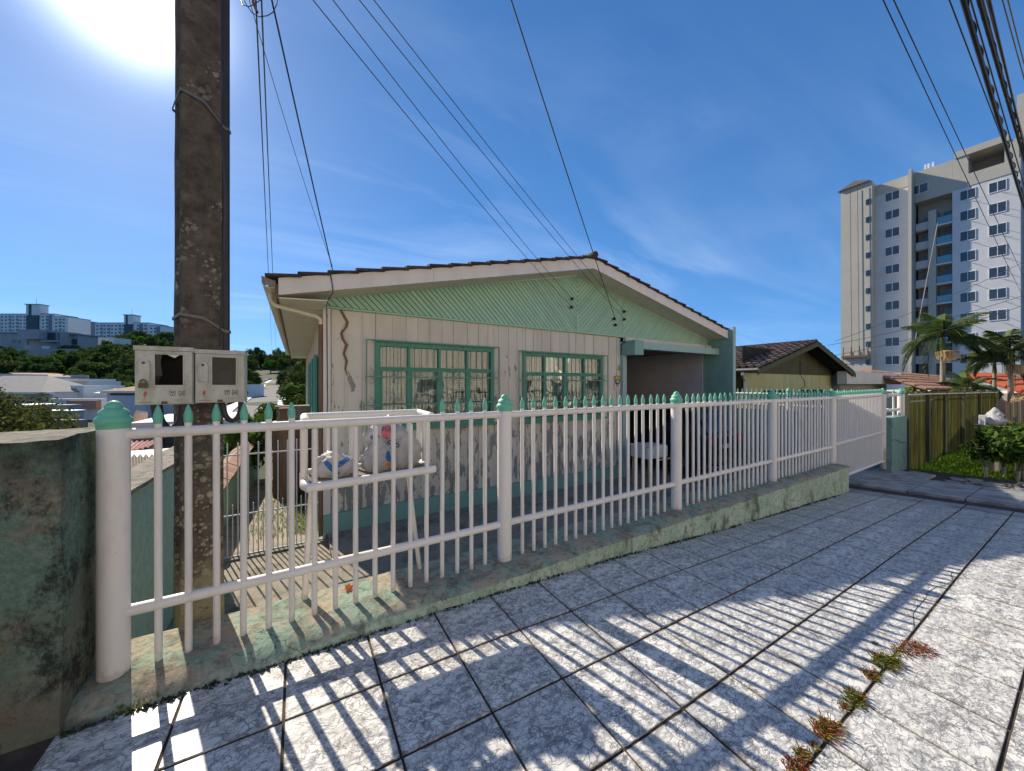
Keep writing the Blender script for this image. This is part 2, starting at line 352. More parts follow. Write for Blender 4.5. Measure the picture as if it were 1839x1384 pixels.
M['winframe'] = paint('green_window_frame', (.085, .30, .215), (.25, .32, .26), 12, .6, .74, .7, .55, .15, 60, .03, .4)
M['bars'] = paint('faded_green_bar', (.17, .30, .22), (.28, .2, .13), 20, .55, .75, .6, .6, .1, 60)
M['woodgrey'] = paint('grey_weathered_wood', (.25, .22, .18), (.08, .06, .05), 10, .45, .7, .6, .85, .4, 60, .08, .2)
M['brownwood'] = paint('brown_wood', (.20, .12, .075), (.07, .05, .04), 8, .45, .7, .6, .8, .3, 60, .08, .2)
M['rooftile'] = paint('dark_mouldy_roof_tile', (.085, .055, .045), (.02, .018, .018), 9, .4, .65, .8, .9, .6, 60, .15)
M['rooftile2'] = paint('weathered_brown_roof_tile', (.21, .15, .125), (.045, .035, .03), 5, .4, .65, .8, .9, .5, 60, .2)
M['clay'] = paint('old_clay_tile', (.36, .20, .135), (.12, .08, .06), 6, .4, .7, .7, .9, .4, 60, .18)
M['clayred'] = paint('bright_clay_tile', (.62, .13, .045), (.25, .08, .05), 6, .45, .75, .5, .8, .3, 60, .14)
M['rust'] = paint('rusty_orange_sheet', (.50, .22, .11), (.22, .11, .07), 9, .4, .7, .7, .9, .4, 60)
def polemat():
    n = N('lichened_concrete'); p = n.pos(); z_ = n.z(p)[2]
    c = n.mix(n.ramp(n.noise(p, 9, 9, .7), [(.35, 0), (.68, 1)]), (.055, .043, .037), (.15, .125, .10))
    vo = n.n('ShaderNodeTexVoronoi', {'Vector': n.vadd(p, n.noisec(p, 25), .03), 'Scale': 17.0}).outputs['Distance']
    dens = n.ramp(n.m('SUBTRACT', n.noise(p, 3.1, 3), n.m('MULTIPLY', z_, .07)), [(.33, 0), (.46, 1)])
    vo2 = n.n('ShaderNodeTexVoronoi', {'Vector': n.vadd(p, n.noisec(p, 40), .02), 'Scale': 38.0}).outputs['Distance']
    lich = n.m('MULTIPLY', n.m('MAXIMUM', n.ramp(vo, [(.27, 1), (.33, 0)]), n.ramp(vo2, [(.26, .9), (.34, 0)])), dens); lich = n.m('MULTIPLY', lich, n.ramp(n.noise(p, 60, 5), [(.35, .2), (.55, 1)]))
    c = n.mix(n.m('MULTIPLY', lich, .85), c, (.40, .37, .28))
    low = n.ramp(n.m('ADD', z_, n.m('MULTIPLY', n.noise(p, 12, 8, .7), .8)), [(.75, 1), (.95, 0)])
    c = n.mix(n.m('MULTIPLY', low, .8), c, (.30, .26, .17))
    c = n.mix(n.ramp(n.noise(p, 30, 8, .75), [(.55, 0), (.7, .8)]), c, (.03, .028, .022))
    return n.fin(c, .95, n.bump(n.noise(p, 40, 9, .75), 1.0, .01), 0, .2)
M['pole'] = polemat()
M['pvc'] = paint('black_conduit', (.022, .022, .026), (.08, .07, .06), 8, .5, .8, .4, .5, .1, 40)
M['band'] = paint('grey_steel_band', (.14, .13, .125), (.12, .09, .07), 20, .45, .7, .6, .55, .2, 60, metal=.4)
M['cable'] = paint('black_cable', (.018, .018, .022), rough=.5, bump=0)
M['cablegrey'] = paint('grey_cable', (.12, .11, .11), rough=.6, bump=0)
def metermat():
    n = N('dirty_meter_box'); p = n.pos()
    c = n.mix(n.ramp(n.noise(n.mapv(p, (1, 1, .4)), 14, 9, .7), [(.4, 0), (.66, .75)]), (.46, .45, .41), (.25, .235, .18))
    c = n.mix(n.ramp(n.noise(p, 70, 5, .7), [(.6, 0), (.74, .7)]), c, (.11, .09, .06))
    c = n.mix(n.ramp(n.noise(p, 8, 5), [(.5, 0), (.7, .4)]), c, (.33, .36, .24))
    return n.fin(c, .5, n.bump(n.noise(p, 50, 6), .12, .003), 0, .4)
M['meter'] = metermat()
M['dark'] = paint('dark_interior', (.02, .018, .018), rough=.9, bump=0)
M['redprint'] = paint('red_print', (.5, .05, .05), (.3, .2, .15), 60, .5, .7, .6, .6, bump=0)
M['greyprint'] = paint('grey_print', (.12, .12, .11), rough=.7, bump=0)
M['brass'] = paint('tarnished_lock', (.09, .07, .05), (.02, .02, .02), 60, rough=.45, metal=.6)
def glassm(name, tint=(.9, .95, .95), rough=.02, alpha=.25):
    n = N(name)
    tr = n.n('ShaderNodeBsdfTransparent', {'Color': (*tint, 1)}); gl = n.n('ShaderNodeBsdfGlossy', {'Roughness': rough, 'Color': (1, 1, 1, 1)})
    fr = n.n('ShaderNodeFresnel', {'IOR': 1.6, 'Normal': n.bump(n.noise(n.pos(), 2.5, 2), .15, .02)})
    nm = n.bump(n.noise(n.pos(), 2.2, 2), .25, .02); n.t.links.new(nm, gl.inputs['Normal'])
    f = n.m('ADD', n.m('MULTIPLY', fr.outputs[0], .9 if alpha > .05 else .25), alpha*.35, True)
    mx = n.n('ShaderNodeMixShader'); n.t.links.new(f, mx.inputs[0]); n.t.links.new(tr.outputs[0], mx.inputs[1]); n.t.links.new(gl.outputs[0], mx.inputs[2])
    n.t.links.new(mx.outputs[0], n.out.inputs[0]); return n.mat
M['glass'] = glassm('window_glass', alpha=.08)
M['boxglass'] = glassm('dusty_meter_glass', (.42, .44, .46), .05, .02)
M['glassfar'] = N('far_window_glass').fin((.035, .045, .06), .12, None, 0, .8)
M['glassblue'] = N('blue_balcony_glass').fin((.10, .25, .33), .12, None, 0, .8)
M['curtain'] = paint('pale_curtain', (.29, .26, .235), (.28, .24, .21), 5, .5, .8, .5, .9, .1, 60)
M['curtain2'] = paint('blue_grey_curtain', (.28, .28, .32), (.17, .17, .2), 5, .5, .8, .5, .9, .1, 60)
M['curtain3'] = paint('brown_curtain', (.16, .11, .095), (.07, .05, .05), 5, .4, .8, .5, .9, .1, 60)
M['whiteplaster'] = paint('white_plaster', (.66, .65, .62), (.35, .31, .26), .8, .5, .8, .4, .8, .15, 20, 0, .4)
M['bouncewall'] = paint('bounce_cream_render', (.74, .66, .54), (.5, .43, .34), .8, .5, .8, .4, .85, .1, 20)  # for the added houses out of view whose walls bounce warm light
M['greyplaster'] = paint('grey_plaster', (.33, .33, .34), (.2, .19, .18), .8, .5, .8, .5, .85, .15, 20, 0, .4)
M['lilacwall'] = paint('carport_white_block', (.52, .50, .55), (.35, .33, .34), 2.0, .45, .8, .5, .8, .2, 30, .04)
M['floor'] = mossy('stained_concrete_floor', (.34, .29, .23), (.27, .25, .2), (.12, .1, .08), .5, .6, (.36, .27, .2), .5, 1.3)
M['rock'] = mossy('rough_stone', (.36, .34, .31), (.28, .27, .25), (.08, .07, .06), .5, .6, None, .8, 9)
M['slab'] = paint('grey_paving_slab', (.40, .39, .38), (.16, .14, .13), 4, .38, .62, .8, .6, .25, 25, .10)
M['villaroof'] = paint('grey_beige_villa_roof', (.27, .25, .22), (.18, .16, .14), 1, .45, .7, .6, .8, .1, 20)
M['asphalt'] = paint('worn_street_paving', (.16, .15, .14), (.11, .1, .09), 5, .5, .8, .5, .9, .4, 90)
M['farroad'] = paint('pale_worn_asphalt', (.12, .11, .105), (.07, .065, .06), .3, .45, .7, .6, .9, 0)
def leafm(name, c1, c2, tr=.35, rough=.8, spec=.0):
    n = N(name); g = n.n('ShaderNodeNewGeometry')
    rr = g.outputs['Random Per Island']; c = n.mix(rr, c1, c2); c = n.vary(c, .16)
    p = n.n('ShaderNodeBsdfPrincipled', {'Base Color': c, 'Roughness': rough, 'Specular IOR Level': spec})
    t = n.n('ShaderNodeBsdfTranslucent', {'Color': n.mix(.5, c, (c1[0]*1.4, c1[1]*1.6, c1[2]*.6))})
    mx = n.n('ShaderNodeMixShader', {0: tr}); n.t.links.new(p.outputs[0], mx.inputs[1]); n.t.links.new(t.outputs[0], mx.inputs[2]); n.t.links.new(mx.outputs[0], n.out.inputs[0]); return n.mat
M['leaf'] = leafm('dark_tree_leaf', (.045, .075, .025), (.11, .145, .045), .36)
M['leaf2'] = leafm('olive_tree_leaf', (.07, .085, .03), (.15, .15, .05), .35)
M['leafbright'] = leafm('bright_shrub_leaf', (.06, .13, .02), (.17, .24, .05), .4)
M['hedge'] = leafm('glossy_hedge_leaf', (.045, .09, .02), (.13, .19, .04), .4, .75, .03)
M['grass'] = leafm('lawn_grass', (.07, .15, .015), (.19, .27, .035), .45)
M['grassdry'] = leafm('wild_grass', (.12, .16, .03), (.25, .25, .07), .4)
M['weedred'] = leafm('red_weed', (.26, .045, .03), (.34, .12, .06), .4)
M['weedgreen'] = leafm('green_weed', (.10, .13, .02), (.24, .24, .05), .4)
M['frond'] = leafm('palm_frond', (.035, .065, .022), (.10, .13, .04), .3, .6, .2)
M['frondy'] = leafm('pale_palm_frond', (.09, .13, .04), (.16, .19, .07), .25)
M['straw'] = paint('dry_palm_flowers', (.52, .36, .17), (.3, .2, .1), 8)
M['bark'] = paint('tree_bark', (.16, .13, .10), (.06, .05, .04), 9, bump=.6)
M['palmtrunk'] = paint('palm_trunk', (.27, .23, .16), (.1, .09, .06), 4)
M['soil'] = mossy('hill_soil', (.075, .07, .035), (.035, .05, .018), (.03, .03, .02), .45, .6, None, .3, .08)
M['turf'] = paint('lawn_soil', (.05, .08, .02), (.06, .05, .03), 6, rough=.95)
def greenfence():
    n = N('translucent_green_slat'); p = n.pos()
    c = n.vary(n.mix(n.ramp(n.noise(n.mapv(p, (1, 1, .15)), 12, 7), [(.4, 0), (.7, 1)]), (.21, .21, .09), (.09, .095, .04)), .4)
    d = n.n('ShaderNodeBsdfDiffuse', {'Color': c}); t = n.n('ShaderNodeBsdfTranslucent', {'Color': c})
    mx = n.n('ShaderNodeMixShader', {0: .6}); n.t.links.new(d.outputs[0], mx.inputs[1]); n.t.links.new(t.outputs[0], mx.inputs[2]); n.t.links.new(mx.outputs[0], n.out.inputs[0]); return n.mat
M['greenslat'] = greenfence()
M['olive'] = paint('yellow_olive_board', (.50, .50, .27), (.2, .2, .1), 4, .5, .8, .4, .7, .15, 40, .08, .3)
M['olivedark'] = paint('dark_olive_board', (.085, .085, .045), (.06, .06, .03), 4, .5, .8, .4, .8, .15, 40, .08, .3)
M['towerw'] = paint('tower_white_render', (.60, .60, .62), (.45, .44, .43), .15, .45, .8, .5, .8, 0)
M['towerb'] = paint('tower_beige_render', (.47, .44, .38), (.38, .35, .3), .15, .45, .8, .5, .8, 0)
M['whiteframe'] = paint('white_window_frame', (.75, .75, .75), rough=.5, bump=0)
M['blkW'] = paint('block_white', (.80, .76, .71), (.4, .4, .43), .05, .5, .8, .4, .8, 0)
M['blkG'] = paint('block_grey', (.22, .25, .29), rough=.8, bump=0)
M['blkD'] = paint('block_dark_teal', (.055, .095, .105), rough=.7, bump=0)
M['concgrey'] = paint('modern_grey_concrete', (.33, .325, .32), (.2, .21, .22), .2, .5, .8, .4, .8, 0)
def bagm():
    n = N('white_plastic_bag'); p = n.oc()
    b = n.noise(n.mapv(p, (1, 1, .6)), 16, 5, .6, 1.5)
    d = n.n('ShaderNodeBsdfPrincipled', {'Base Color': n.mix(n.ramp(n.noise(p, 5, 4), [(.5, 0), (.8, .5)]), (.52, .51, .52), (.33, .3, .3)), 'Roughness': .35, 'Normal': n.bump(b, 1.0, .02)})
    t = n.n('ShaderNodeBsdfTranslucent', {'Color': (.7, .7, .68, 1)}); mx = n.n('ShaderNodeMixShader', {0: .35})
    n.t.links.new(d.outputs[0], mx.inputs[1]); n.t.links.new(t.outputs[0], mx.inputs[2]); n.t.links.new(mx.outputs[0], n.out.inputs[0]); return n.mat
M['bag'] = bagm()
def plain(name, c, r=.5, metal=0): M[name] = N(name).fin(c, r, None, metal)
plain('blue_ink', (.02, .13, .38)); plain('orange_ink', (.65, .22, .03)); plain('red_ink', (.42, .10, .14)); plain('black_ink', (.02, .02, .02)); plain('yellow_ink', (.55, .30, .03))
plain('orange_shell', (.75, .20, .06), .5); plain('car_paint', (.012, .012, .015), .2); plain('car_glass', (.01, .01, .012), .05); plain('tail_light', (.35, .01, .01), .2)
plain('rubber', (.02, .02, .02), .8); plain('plate', (.5, .5, .5), .4); plain('porcelain', (.62, .62, .63), .3); plain('tan_metal', (.42, .30, .15), .5); plain('ceramic_brown', (.035, .02, .018), .25)
plain('paper', (.6, .6, .55), .8)

# ================================================================== SETTING: ground
random.seed(11)
def terr(X, Y):
    r = math.hypot(X, Y); az = math.degrees(math.atan2(X, Y)); r = max(r*.45, X*FW.x+Y*FW.y) if az < 6 else r
    if Y < 0 and r > 3: az = -60 if X < 0 else 120
    zl = lerp(r, [0, 12, 22, 35, 50, 75, 100, 130, 200, 260, 300, 420, 700], [-1.7, -2.2, -3.6, -4.2, -4.2, -4.6, -2.0, 4.5, 15, 30, 37, 44, 60])
    zc = lerp(r, [0, 12, 22, 40, 60, 85, 115, 160, 235, 300, 380, 700], [-1.7, -1.9, -2.3, -2.6, -2.7, -2.5, -1.7, .6, 3.8, 14, 30, 60])
    zr = lerp(r, [0, 14, 30, 700], [-1.7, -1.3, -1.0, -1.0])
    if az < -12: z = zl
    elif az < -6.5: z = zl+(zc-zl)*(az+12)/5.5
    elif az < 6: z = zc
    elif az < 25: z = zc+(zr-zc)*(az-6)/19
    else: z = zr
    return z + (mnoise.noise(Vector((X*.03, Y*.03, 1)))*min(r, 100)*.02 if r > 20 else 0)
mb = MB(); rs = [0.5, 4, 8, 12, 16, 20, 25, 30, 36, 44, 52, 60, 70, 80, 92, 104, 118, 132, 150, 170, 190, 215, 240, 265, 300, 340, 400, 500, 700, 1100]
azs = [a*3 for a in range(120)]
for r_ in rs:
    for a in azs: X, Y = r_*math.sin(R(a)), r_*math.cos(R(a)); mb.v.append((X, Y, terr(X, Y)))
na = len(azs)
for i in range(len(rs)-1):
    for k in range(na): mb.f.append((i*na+k, i*na+(k+1) % na, (i+1)*na+(k+1) % na, (i+1)*na+k)); mb.m.append(0)
mb.f.append(tuple(range(na))[::-1]); mb.m.append(0)
tag(mb.build('ground', M['soil'], smooth=True), 'hilly ground of soil and scrub under the valley houses', 'ground', kind='structure')
# pavement bed with tiles
P = .4155
mb = MB(); nx, ny = 46, 14
x0, x1, y0, y1 = -1.35, 12.4, -1.6, 2.62
for j in range(ny+1):
    for i in range(nx+1):
        X, Y = x0+(x1-x0)*i/nx, y0+(y1-y0)*j/ny; mb.v.append((X, Y, gz(X, Y)-.007))
for j in range(ny):
    for i in range(nx): a = j*(nx+1)+i; mb.f.append((a, a+1, a+nx+2, a+nx+1)); mb.m.append(0)
pav = tag(mb.build('pavement', M['grout'], smooth=True), 'front pavement of marble patterned tiles with dark joints', 'pavement', kind='structure')
def tile_at(name, me, X, Y, par, w):
    dx = (gz(X+.2, Y)-gz(X-.2, Y))/.4; dy = (gz(X, Y+.2)-gz(X, Y-.2))/.4
    zc = (gz(X+.2, Y)+gz(X-.2, Y)+gz(X, Y+.2)+gz(X, Y-.2))/4
    o = newobj(name, me, par, (X, Y, zc+random.uniform(-.0012, .0012)), (math.atan(dy)+random.uniform(-.003, .003), -math.atan(dx)+random.uniform(-.003, .003), random.uniform(-.003, .003))); return o
g = .0072
tme = bevelled(MB().box(-P/2+g*.8, P/2-g*.8, -P/2+g, P/2-g, -.012, 0).mesh('tile', M['tile']), .0018)
X00, Y00 = -.05, 2.3
for i in range(-3, 20):
    for j in range(0, 9):
        xc, yc = X00+P*(i+.5), Y00-P*(j+.5)
        if xc > 8.15 or xc < -.9 and yc > 1.2: continue
        tile_at('tile', tme, xc, yc, pav, P)
ckp = []
for px_, py_ in ((1712, 1026), (1708, 1030), (1711, 1043), (1695, 1052), (1683, 1053), (1665, 1065), (1664, 1072), (1655, 1082), (1645, 1094), (1640, 1103), (1642, 1128)):
    c_ = onZ(px_, py_, 0)
    for _ in range(8): c_ = onZ(px_, py_, gz(c_.x, c_.y))
    ckp.append((c_.x, c_.y, c_.z+.0005))
MB().tube(ckp, .0022, 4).build('crack', M['grout'], pav)
# plain border slabs and driveway slabs to the right
def slab(x0_, x1_, y0_, y1_, mat, name='paving_slab', up=0.0):
    xc, yc = (x0_+x1_)/2, (y0_+y1_)/2; me = MB().box(x0_-xc+.008, x1_-xc-.008, y0_-yc+.008, y1_-yc-.008, -.02, .004+up).mesh(name, mat)
    return tile_at(name, me, xc, yc, pav, 0)
for j in range(-1, 8): slab(8.24, 8.62, Y00-P*(j+1), Y00-P*j, M['slab'])
for j in range(-1, 6):
    w0 = Y00+.05-.62*(j+1); slab(9.0, 9.85, w0, w0+.62, M['slab'], up=.03)
    if j < 3: slab(9.86, 10.74, w0, w0+.62, M['slab'], up=.03)
    if j < 1: slab(10.75, 11.6, w0+.08, w0+.68, M['slab'], up=.03)
mb = MB(); random.seed(5)
for k in range(330):
    X = random.uniform(9.9, 12.6); Y = random.uniform(-1.2, 2.2)
    if inpoly(X, Y, [(12.5, 2.4), (11.5, 1.85), (11.75, 1.1), (12.3, .3), (13.2, -.6)]) or (X < 10.85 and Y > .4) or (X < 11.7 and Y > 1.6): continue
    n_ = random.randint(5, 7); r_ = random.uniform(.05, .15); a0 = random.random()*6
    poly = [(X+r_*random.uniform(.7, 1.2)*math.cos(a0+6.283*q/n_), Y+r_*.8*random.uniform(.7, 1.2)*math.sin(a0+6.283*q/n_)) for q in range(n_)]
    z_ = gz(X, Y); mb.prism(poly, z_-.03, z_+random.uniform(.0, .035), 'z')
tag(mb.build('broken_paving_stones', M['rock'], pav), kind='stuff')
# asphalt street behind the camera
tag(boxo('street', -30, 60, -9, -1.6, -.62, -.18, M['asphalt']), 'asphalt street at the edge of the pavement', 'street', kind='structure')
for i, (xa, xb, h, mt_, lb) in enumerate(((-26, -7, 9.5, 'cream', 'added cream house behind the camera that bounces warm light'), (-6, 13, 8.5, 'creamwall', 'added long pale house behind the camera that bounces warm light, mirrored in the windows'), (14, 38, 10.0, 'cream', 'added tall cream house across the street to the right that bounces warm light'))):  # houses added out of view, their sunlit walls bounce warm fill onto shaded fronts
    t = thing('fill_house', lb, 'house', ((xa+xb)/2, -12, -.6)); w2 = (xb-xa)/2
    MB().box(-w2, w2, -6, 0, 0, h).build('wall', M['bouncewall'], t); MB().box(-w2-.4, w2+.4, -6.4, .4, h, h+.25).build('roof', M['clay'], t)
    for k in range(int(w2*2/4)):
        MB().box(-w2+1.2+k*4, -w2+2.9+k*4, .0, .06, 1.2, 2.5).build('window', M['glassfar'], t); MB().box(-w2+1.1+k*4, -w2+3.0+k*4, .0, .12, 1.05, 1.18).build('sill', M['whiteframe'], t)
tag(boxo('far_side_pavement', -30, 60, -12, -9, -.64, -.12, M['slab']), 'pavement across the street', 'pavement', kind='structure')
# yard surfaces behind the fence
tag(MB().prism([(-1.14, -.80), (-1.14, -1.6), (.44, -1.6), (.44, -.80)], 2.76, 2.77, 'y').add(
    [(-1.14, 2.77, -.83), (.44, 2.77, -.83), (.44, 6.3, -.885), (-1.14, 6.3, -.885), (-1.14, 6.3, -.86), (.44, 6.3, -.86), (.44, 6.62, -.86), (-1.14, 6.62, -.86), (-1.14, 14, -1.45), (.44, 14, -1.45)],
    [(0, 1, 2, 3), (3, 2, 5, 4), (4, 5, 6, 7), (7, 6, 9, 8)]).build('side_path', M['floor']), 'stained concrete side path sloping down beside the house', 'path', kind='structure')
yp = MB(); yp.box(.42, 8.3, 2.77, 6.38, -1.4, -.775)
yp.add([(8.3, 2.62, -.33), (11.1, 2.62, -.36), (11.1, 5.6, -.775), (8.3, 5.6, -.775), (8.3, 2.62, -1.4), (8.3, 5.6, -1.4)], [(0, 1, 2, 3), (0, 3, 5, 4)]).box(8.3, 11.1, 5.6, 6.4, -1.4, -.775).box(7.1, 11.0, 6.4, 13, -1.4, -.77)
tag(yp.build('yard_floor', M['floor']), 'concrete yard floor in front of the house and under the carport', 'yard floor', kind='structure')
# lawn to the right with kerb stones
mb = MB(); ln = [(12.3, 2.3), (11.5, 1.85), (11.75, 1.1), (12.3, .3), (13.2, -.6), (14.2, -1.4), (60, -1.4), (60, 2.3)]
mb.prism(ln, -1.2, -.44, 'z'); lawn = tag(mb.build('lawn', M['turf']), 'lawn beyond the driveway', 'lawn', kind='structure')
random.seed(3); mb = MB()
k = 0
while k < 30000:
    X = 11.4+random.random()**1.6*16; Y = random.uniform(-1.4, 2.3)
    if not inpoly(X, Y, ln): continue
    k += 1; s = random.uniform(.03, .075)*(1+(X-12)*.06); a = random.random()*6.28; w = s*.22; lean = random.uniform(-.6, .6)*s; l2 = random.uniform(-.6, .6)*s
    mb.v += [(X-w*math.cos(a), Y-w*math.sin(a), -.44), (X+w*math.cos(a), Y+w*math.sin(a), -.44), (X+lean, Y+l2, -.44+s)]; b = len(mb.v); mb.f.append((b-3, b-2, b-1)); mb.m.append(0)
tag(mb.build('grass', M['grass']), 'short bright green grass on the lawn beyond the driveway', 'grass', kind='stuff')
tag(boxo('back_yard', 12.2, 40, 2.5, 30, -1.4, -.5, M['turf']), 'bare ground of the neighbouring plot', 'yard', kind='structure')

# ================================================================== low retaining wall carrying the fence
random.seed(21)
mb = MB(); xs_ = [-1.2+i*.06 for i in range(int(9.5/.06)+1)]
def kprof(X):
    t = min(1, max(0, (X+.9)/2.2)); yb = 2.80; yt = 2.405-.1*t; yf = 2.30-.012*t; zt = .176
    zf = .115+.035*t; gb = gz(X, 2.28)-.03
    return [(yb, -1.4), (yb, zt), (yt+.15, zt+.004), (yt, zt-.004), (yt-.03-.015*(1-t), zt-.042+.022*t), (yf, zf-.012*(1-t)), (yf-.004, (zf+gb)/2), (yf+.004, gb)]
for i, X in enumerate(xs_):
    for q, (y, z) in enumerate(kprof(X)):
        nn = mnoise.noise(Vector((X*7, y*9, z*9)))*.010 + mnoise.noise(Vector((X*1.7, q*3.1, 0)))*.008 if q > 0 else 0
        mb.v.append((X, y+(nn if q >= 4 else nn*.5), z+(nn*.7 if 0 < q < 7 else 0)))
n_ = 8
for i in range(len(xs_)-1):
    for q in range(n_-1): a = i*n_+q; mb.f.append((a, a+n_, a+n_+1, a+1)); mb.m.append(0)
mb.f.append(tuple(range(n_))); mb.f.append(tuple((len(xs_)-1)*n_+q for q in range(n_))[::-1]); mb.m += [0, 0]
kerb = tag(mb.build('low_wall', M['kerb'], smooth=True), 'low mossy pale green concrete wall that carries the white fence', 'low wall')
# moss along the foot of the low wall
mb = MB(); random.seed(9)
for k in range(2600):
    X = random.uniform(-.85, 8.15); d = abs(random.gauss(0, .014)); Y = 2.29-d; z_ = gz(X, Y)-.004
    if mnoise.noise(Vector((X*2.2, 4, 0))) < -.12 and random.random() < .8: continue
    s = random.uniform(.006, .018); a = random.random()*6.28
    mb.v += [(X-s*math.cos(a), Y-s*math.sin(a)*.4, z_), (X+s*math.cos(a), Y+s*math.sin(a)*.4, z_), (X+random.uniform(-s, s), Y, z_+s*random.uniform(.6, 1.8))]
    b = len(mb.v); mb.f.append((b-3, b-2, b-1)); mb.m.append(0)
tag(mb.build('moss', M['moss']), 'dark moss growing along the foot of the low green wall', 'moss', kind='stuff')

# ================================================================== white fence
YF = 2.52
fence = thing('picket_fence', 'long white pipe fence with green spear tips on the low green wall', 'fence', (0, YF, .17))
fence_inv = Vector((0, -YF, -.17))
def F(mbx, name, mat, smooth=True, par=fence): return mbx.build(name, mat, par, fence_inv, None, smooth)
cap_prof = [(r_*.68, z_) for r_, z_ in [(.088, -.012), (.089, .012), (.099, .02), (.101, .030), (.092, .042), (.079, .052), (.076, .058), (.080, .066), (.072, .078), (.056, .087), (.048, .091), (.048, .098), (.038, .112), (.02, .123), (.0, .126)]]
post_me = MB().lathe([(.0585, 0), (.0585, 1.24)], n=28).mesh('post', M['white'], True)
cap_me = MB().lathe(cap_prof, n=28).mesh('cap', M['capgreen'], True)
def post(X, Y, z0, h, par, inv, r=1.0):
    o = newobj('post', post_me, par, Vector((X, Y, z0))+inv); o.scale = (r, r, h/1.24)
    c = newobj('cap', cap_me, o, (0, 0, 1.24)); c.scale = (1, 1, 1.24/h); return o
PX = [-.772, 1.452, 3.722, 6.02, 8.262]
for X in PX: post(X, YF, .16, 1.235, fence, fence_inv)
def spear_mesh(mat):
    return MB().lathe([(.0160, -.012), (.0192, -.006), (.0196, .012), (.0200, .030), (.0125, .058), (.005, .080), (0, .086)], n=10).mesh('spear_tip', mat, True)
spear = spear_mesh(M['capgreen'])
def pk_mesh(z0, z1, r=.0162): return MB().lathe([(r, z0), (r, z1)], n=10).mesh('picket', M['white'], True)
pk_full = pk_mesh(0, 1.244); pk_low = pk_mesh(0, 1.16)
def picket(X, Y, z0, me, par, inv, tip=True, zt=1.244, sz=1):
    o = newobj('picket', me, par, Vector((X, Y, z0))+inv, (0, 0, random.uniform(0, 6)))
    if sz != 1: o.scale = (1, 1, sz)
    if tip:
        t = newobj('spear_tip', spear, o, (0, 0, zt)); t.scale = (1, 1, 1/sz)
    return o
random.seed(2)
for b in range(4):
    xa, xb = PX[b], PX[b+1]; st = [-.612, 1.622, 3.927, 6.218][b]
    for k in range(17):
        X = st+.1178*k+random.uniform(-.002, .002)
        inb = b == 0 and .035 < X < .86
        o = picket(X, YF, .165, pk_low if inb else pk_full, fence, fence_inv, not inb)
        o.rotation_euler = (random.uniform(-.003, .003), random.uniform(-.003, .003), 0)
    for z_, r_ in ((1.352, .0275), (.468, .028)):
        F(MB().tube([(xa+.045, YF, z_), (xb-.045, YF, z_+random.uniform(-.006, .006))], r_, 16), 'rail', M['white'])
        for xx, s in ((xa+.058, 1), (xb-.058, -1)):
            F(MB().tube([(xx-.012*s, YF, z_), (xx+.004*s, YF, z_)], r_*1.04, 16), 'weld_collar', M['white'])
# trash basket standing inside the fence, hung on it
bx0, bx1, yb, zs = .075, .845, 2.86, .965
bas = thing('trash_basket', 'white pipe rubbish basket built into the fence holding white bags', 'rubbish basket', (bx0, YF, zs)); binv = Vector((-bx0, -YF, -zs))
def B(mbx, name, mat=None, smooth=True): return mbx.build(name, mat or M['white'], bas, binv, None, smooth)
yo = YF-.005
B(MB().tube([(bx0-.03, yo+.3, zs+.02), (bx0-.032, yo+.03, zs+.01), (bx0-.01, yo, zs-.002), (bx0+.03, yo, zs)], .028, 14), 'corner_pipe')
B(MB().tube([(bx0, yo, zs), (bx1+.02, yo, zs+.02)], .028, 16), 'front_pipe')
B(MB().tube([(bx1, yo, zs+.02), (bx1, yb, zs+.02)], .024, 12), 'side_pipe'); B(MB().tube([(bx0-.03, yo+.28, zs+.02), (bx0-.03, yb, zs+.02)], .028, 12), 'side_pipe')
B(MB().tube([(bx0-.03, yb, zs+.02), (bx1, yb, zs+.02)], .028, 12), 'back_pipe')
B(MB().tube([(bx0-.03, yb, 1.375), (bx1, yb, 1.375)], .026, 12), 'top_pipe')
B(MB().tube([(bx0-.03, YF+.03, 1.37), (bx0-.03, yb, 1.375)], .026, 12), 'top_pipe'); B(MB().tube([(bx1, YF+.03, 1.37), (bx1, yb, 1.375)], .026, 12), 'top_pipe')
for X in (bx0-.03, bx0+.115, bx0+.27, bx0+.42, bx0+.57, bx0+.69, bx1): B(MB().tube([(X, yb, zs), (X, yb, 1.375)], .0155, 10), 'back_bar')
for Y in (YF+.10, YF+.2, YF+.29): B(MB().tube([(bx1, Y, zs), (bx1, Y, 1.375)], .0155, 10), 'side_bar')
B(MB().tube([(bx0-.035, YF+.12, zs), (bx0-.035, YF+.12, 1.375)], .022, 12), 'side_bar')
for k in range(10): Y = YF+.05+k*.036; B(MB().box(bx0-.01, bx1-.01, Y-.013, Y+.013, zs+.012, zs+.024), 'shelf_slat', M['woodgrey'], False)
B(MB().tube([(bx1-.1, yb-.02, zs), (bx1-.03, 2.73, .17)], .017, 10), 'brace'); B(MB().tube([(bx0+.02, yb, zs), (bx0-.03, 2.74, .17)], .02, 10), 'brace')
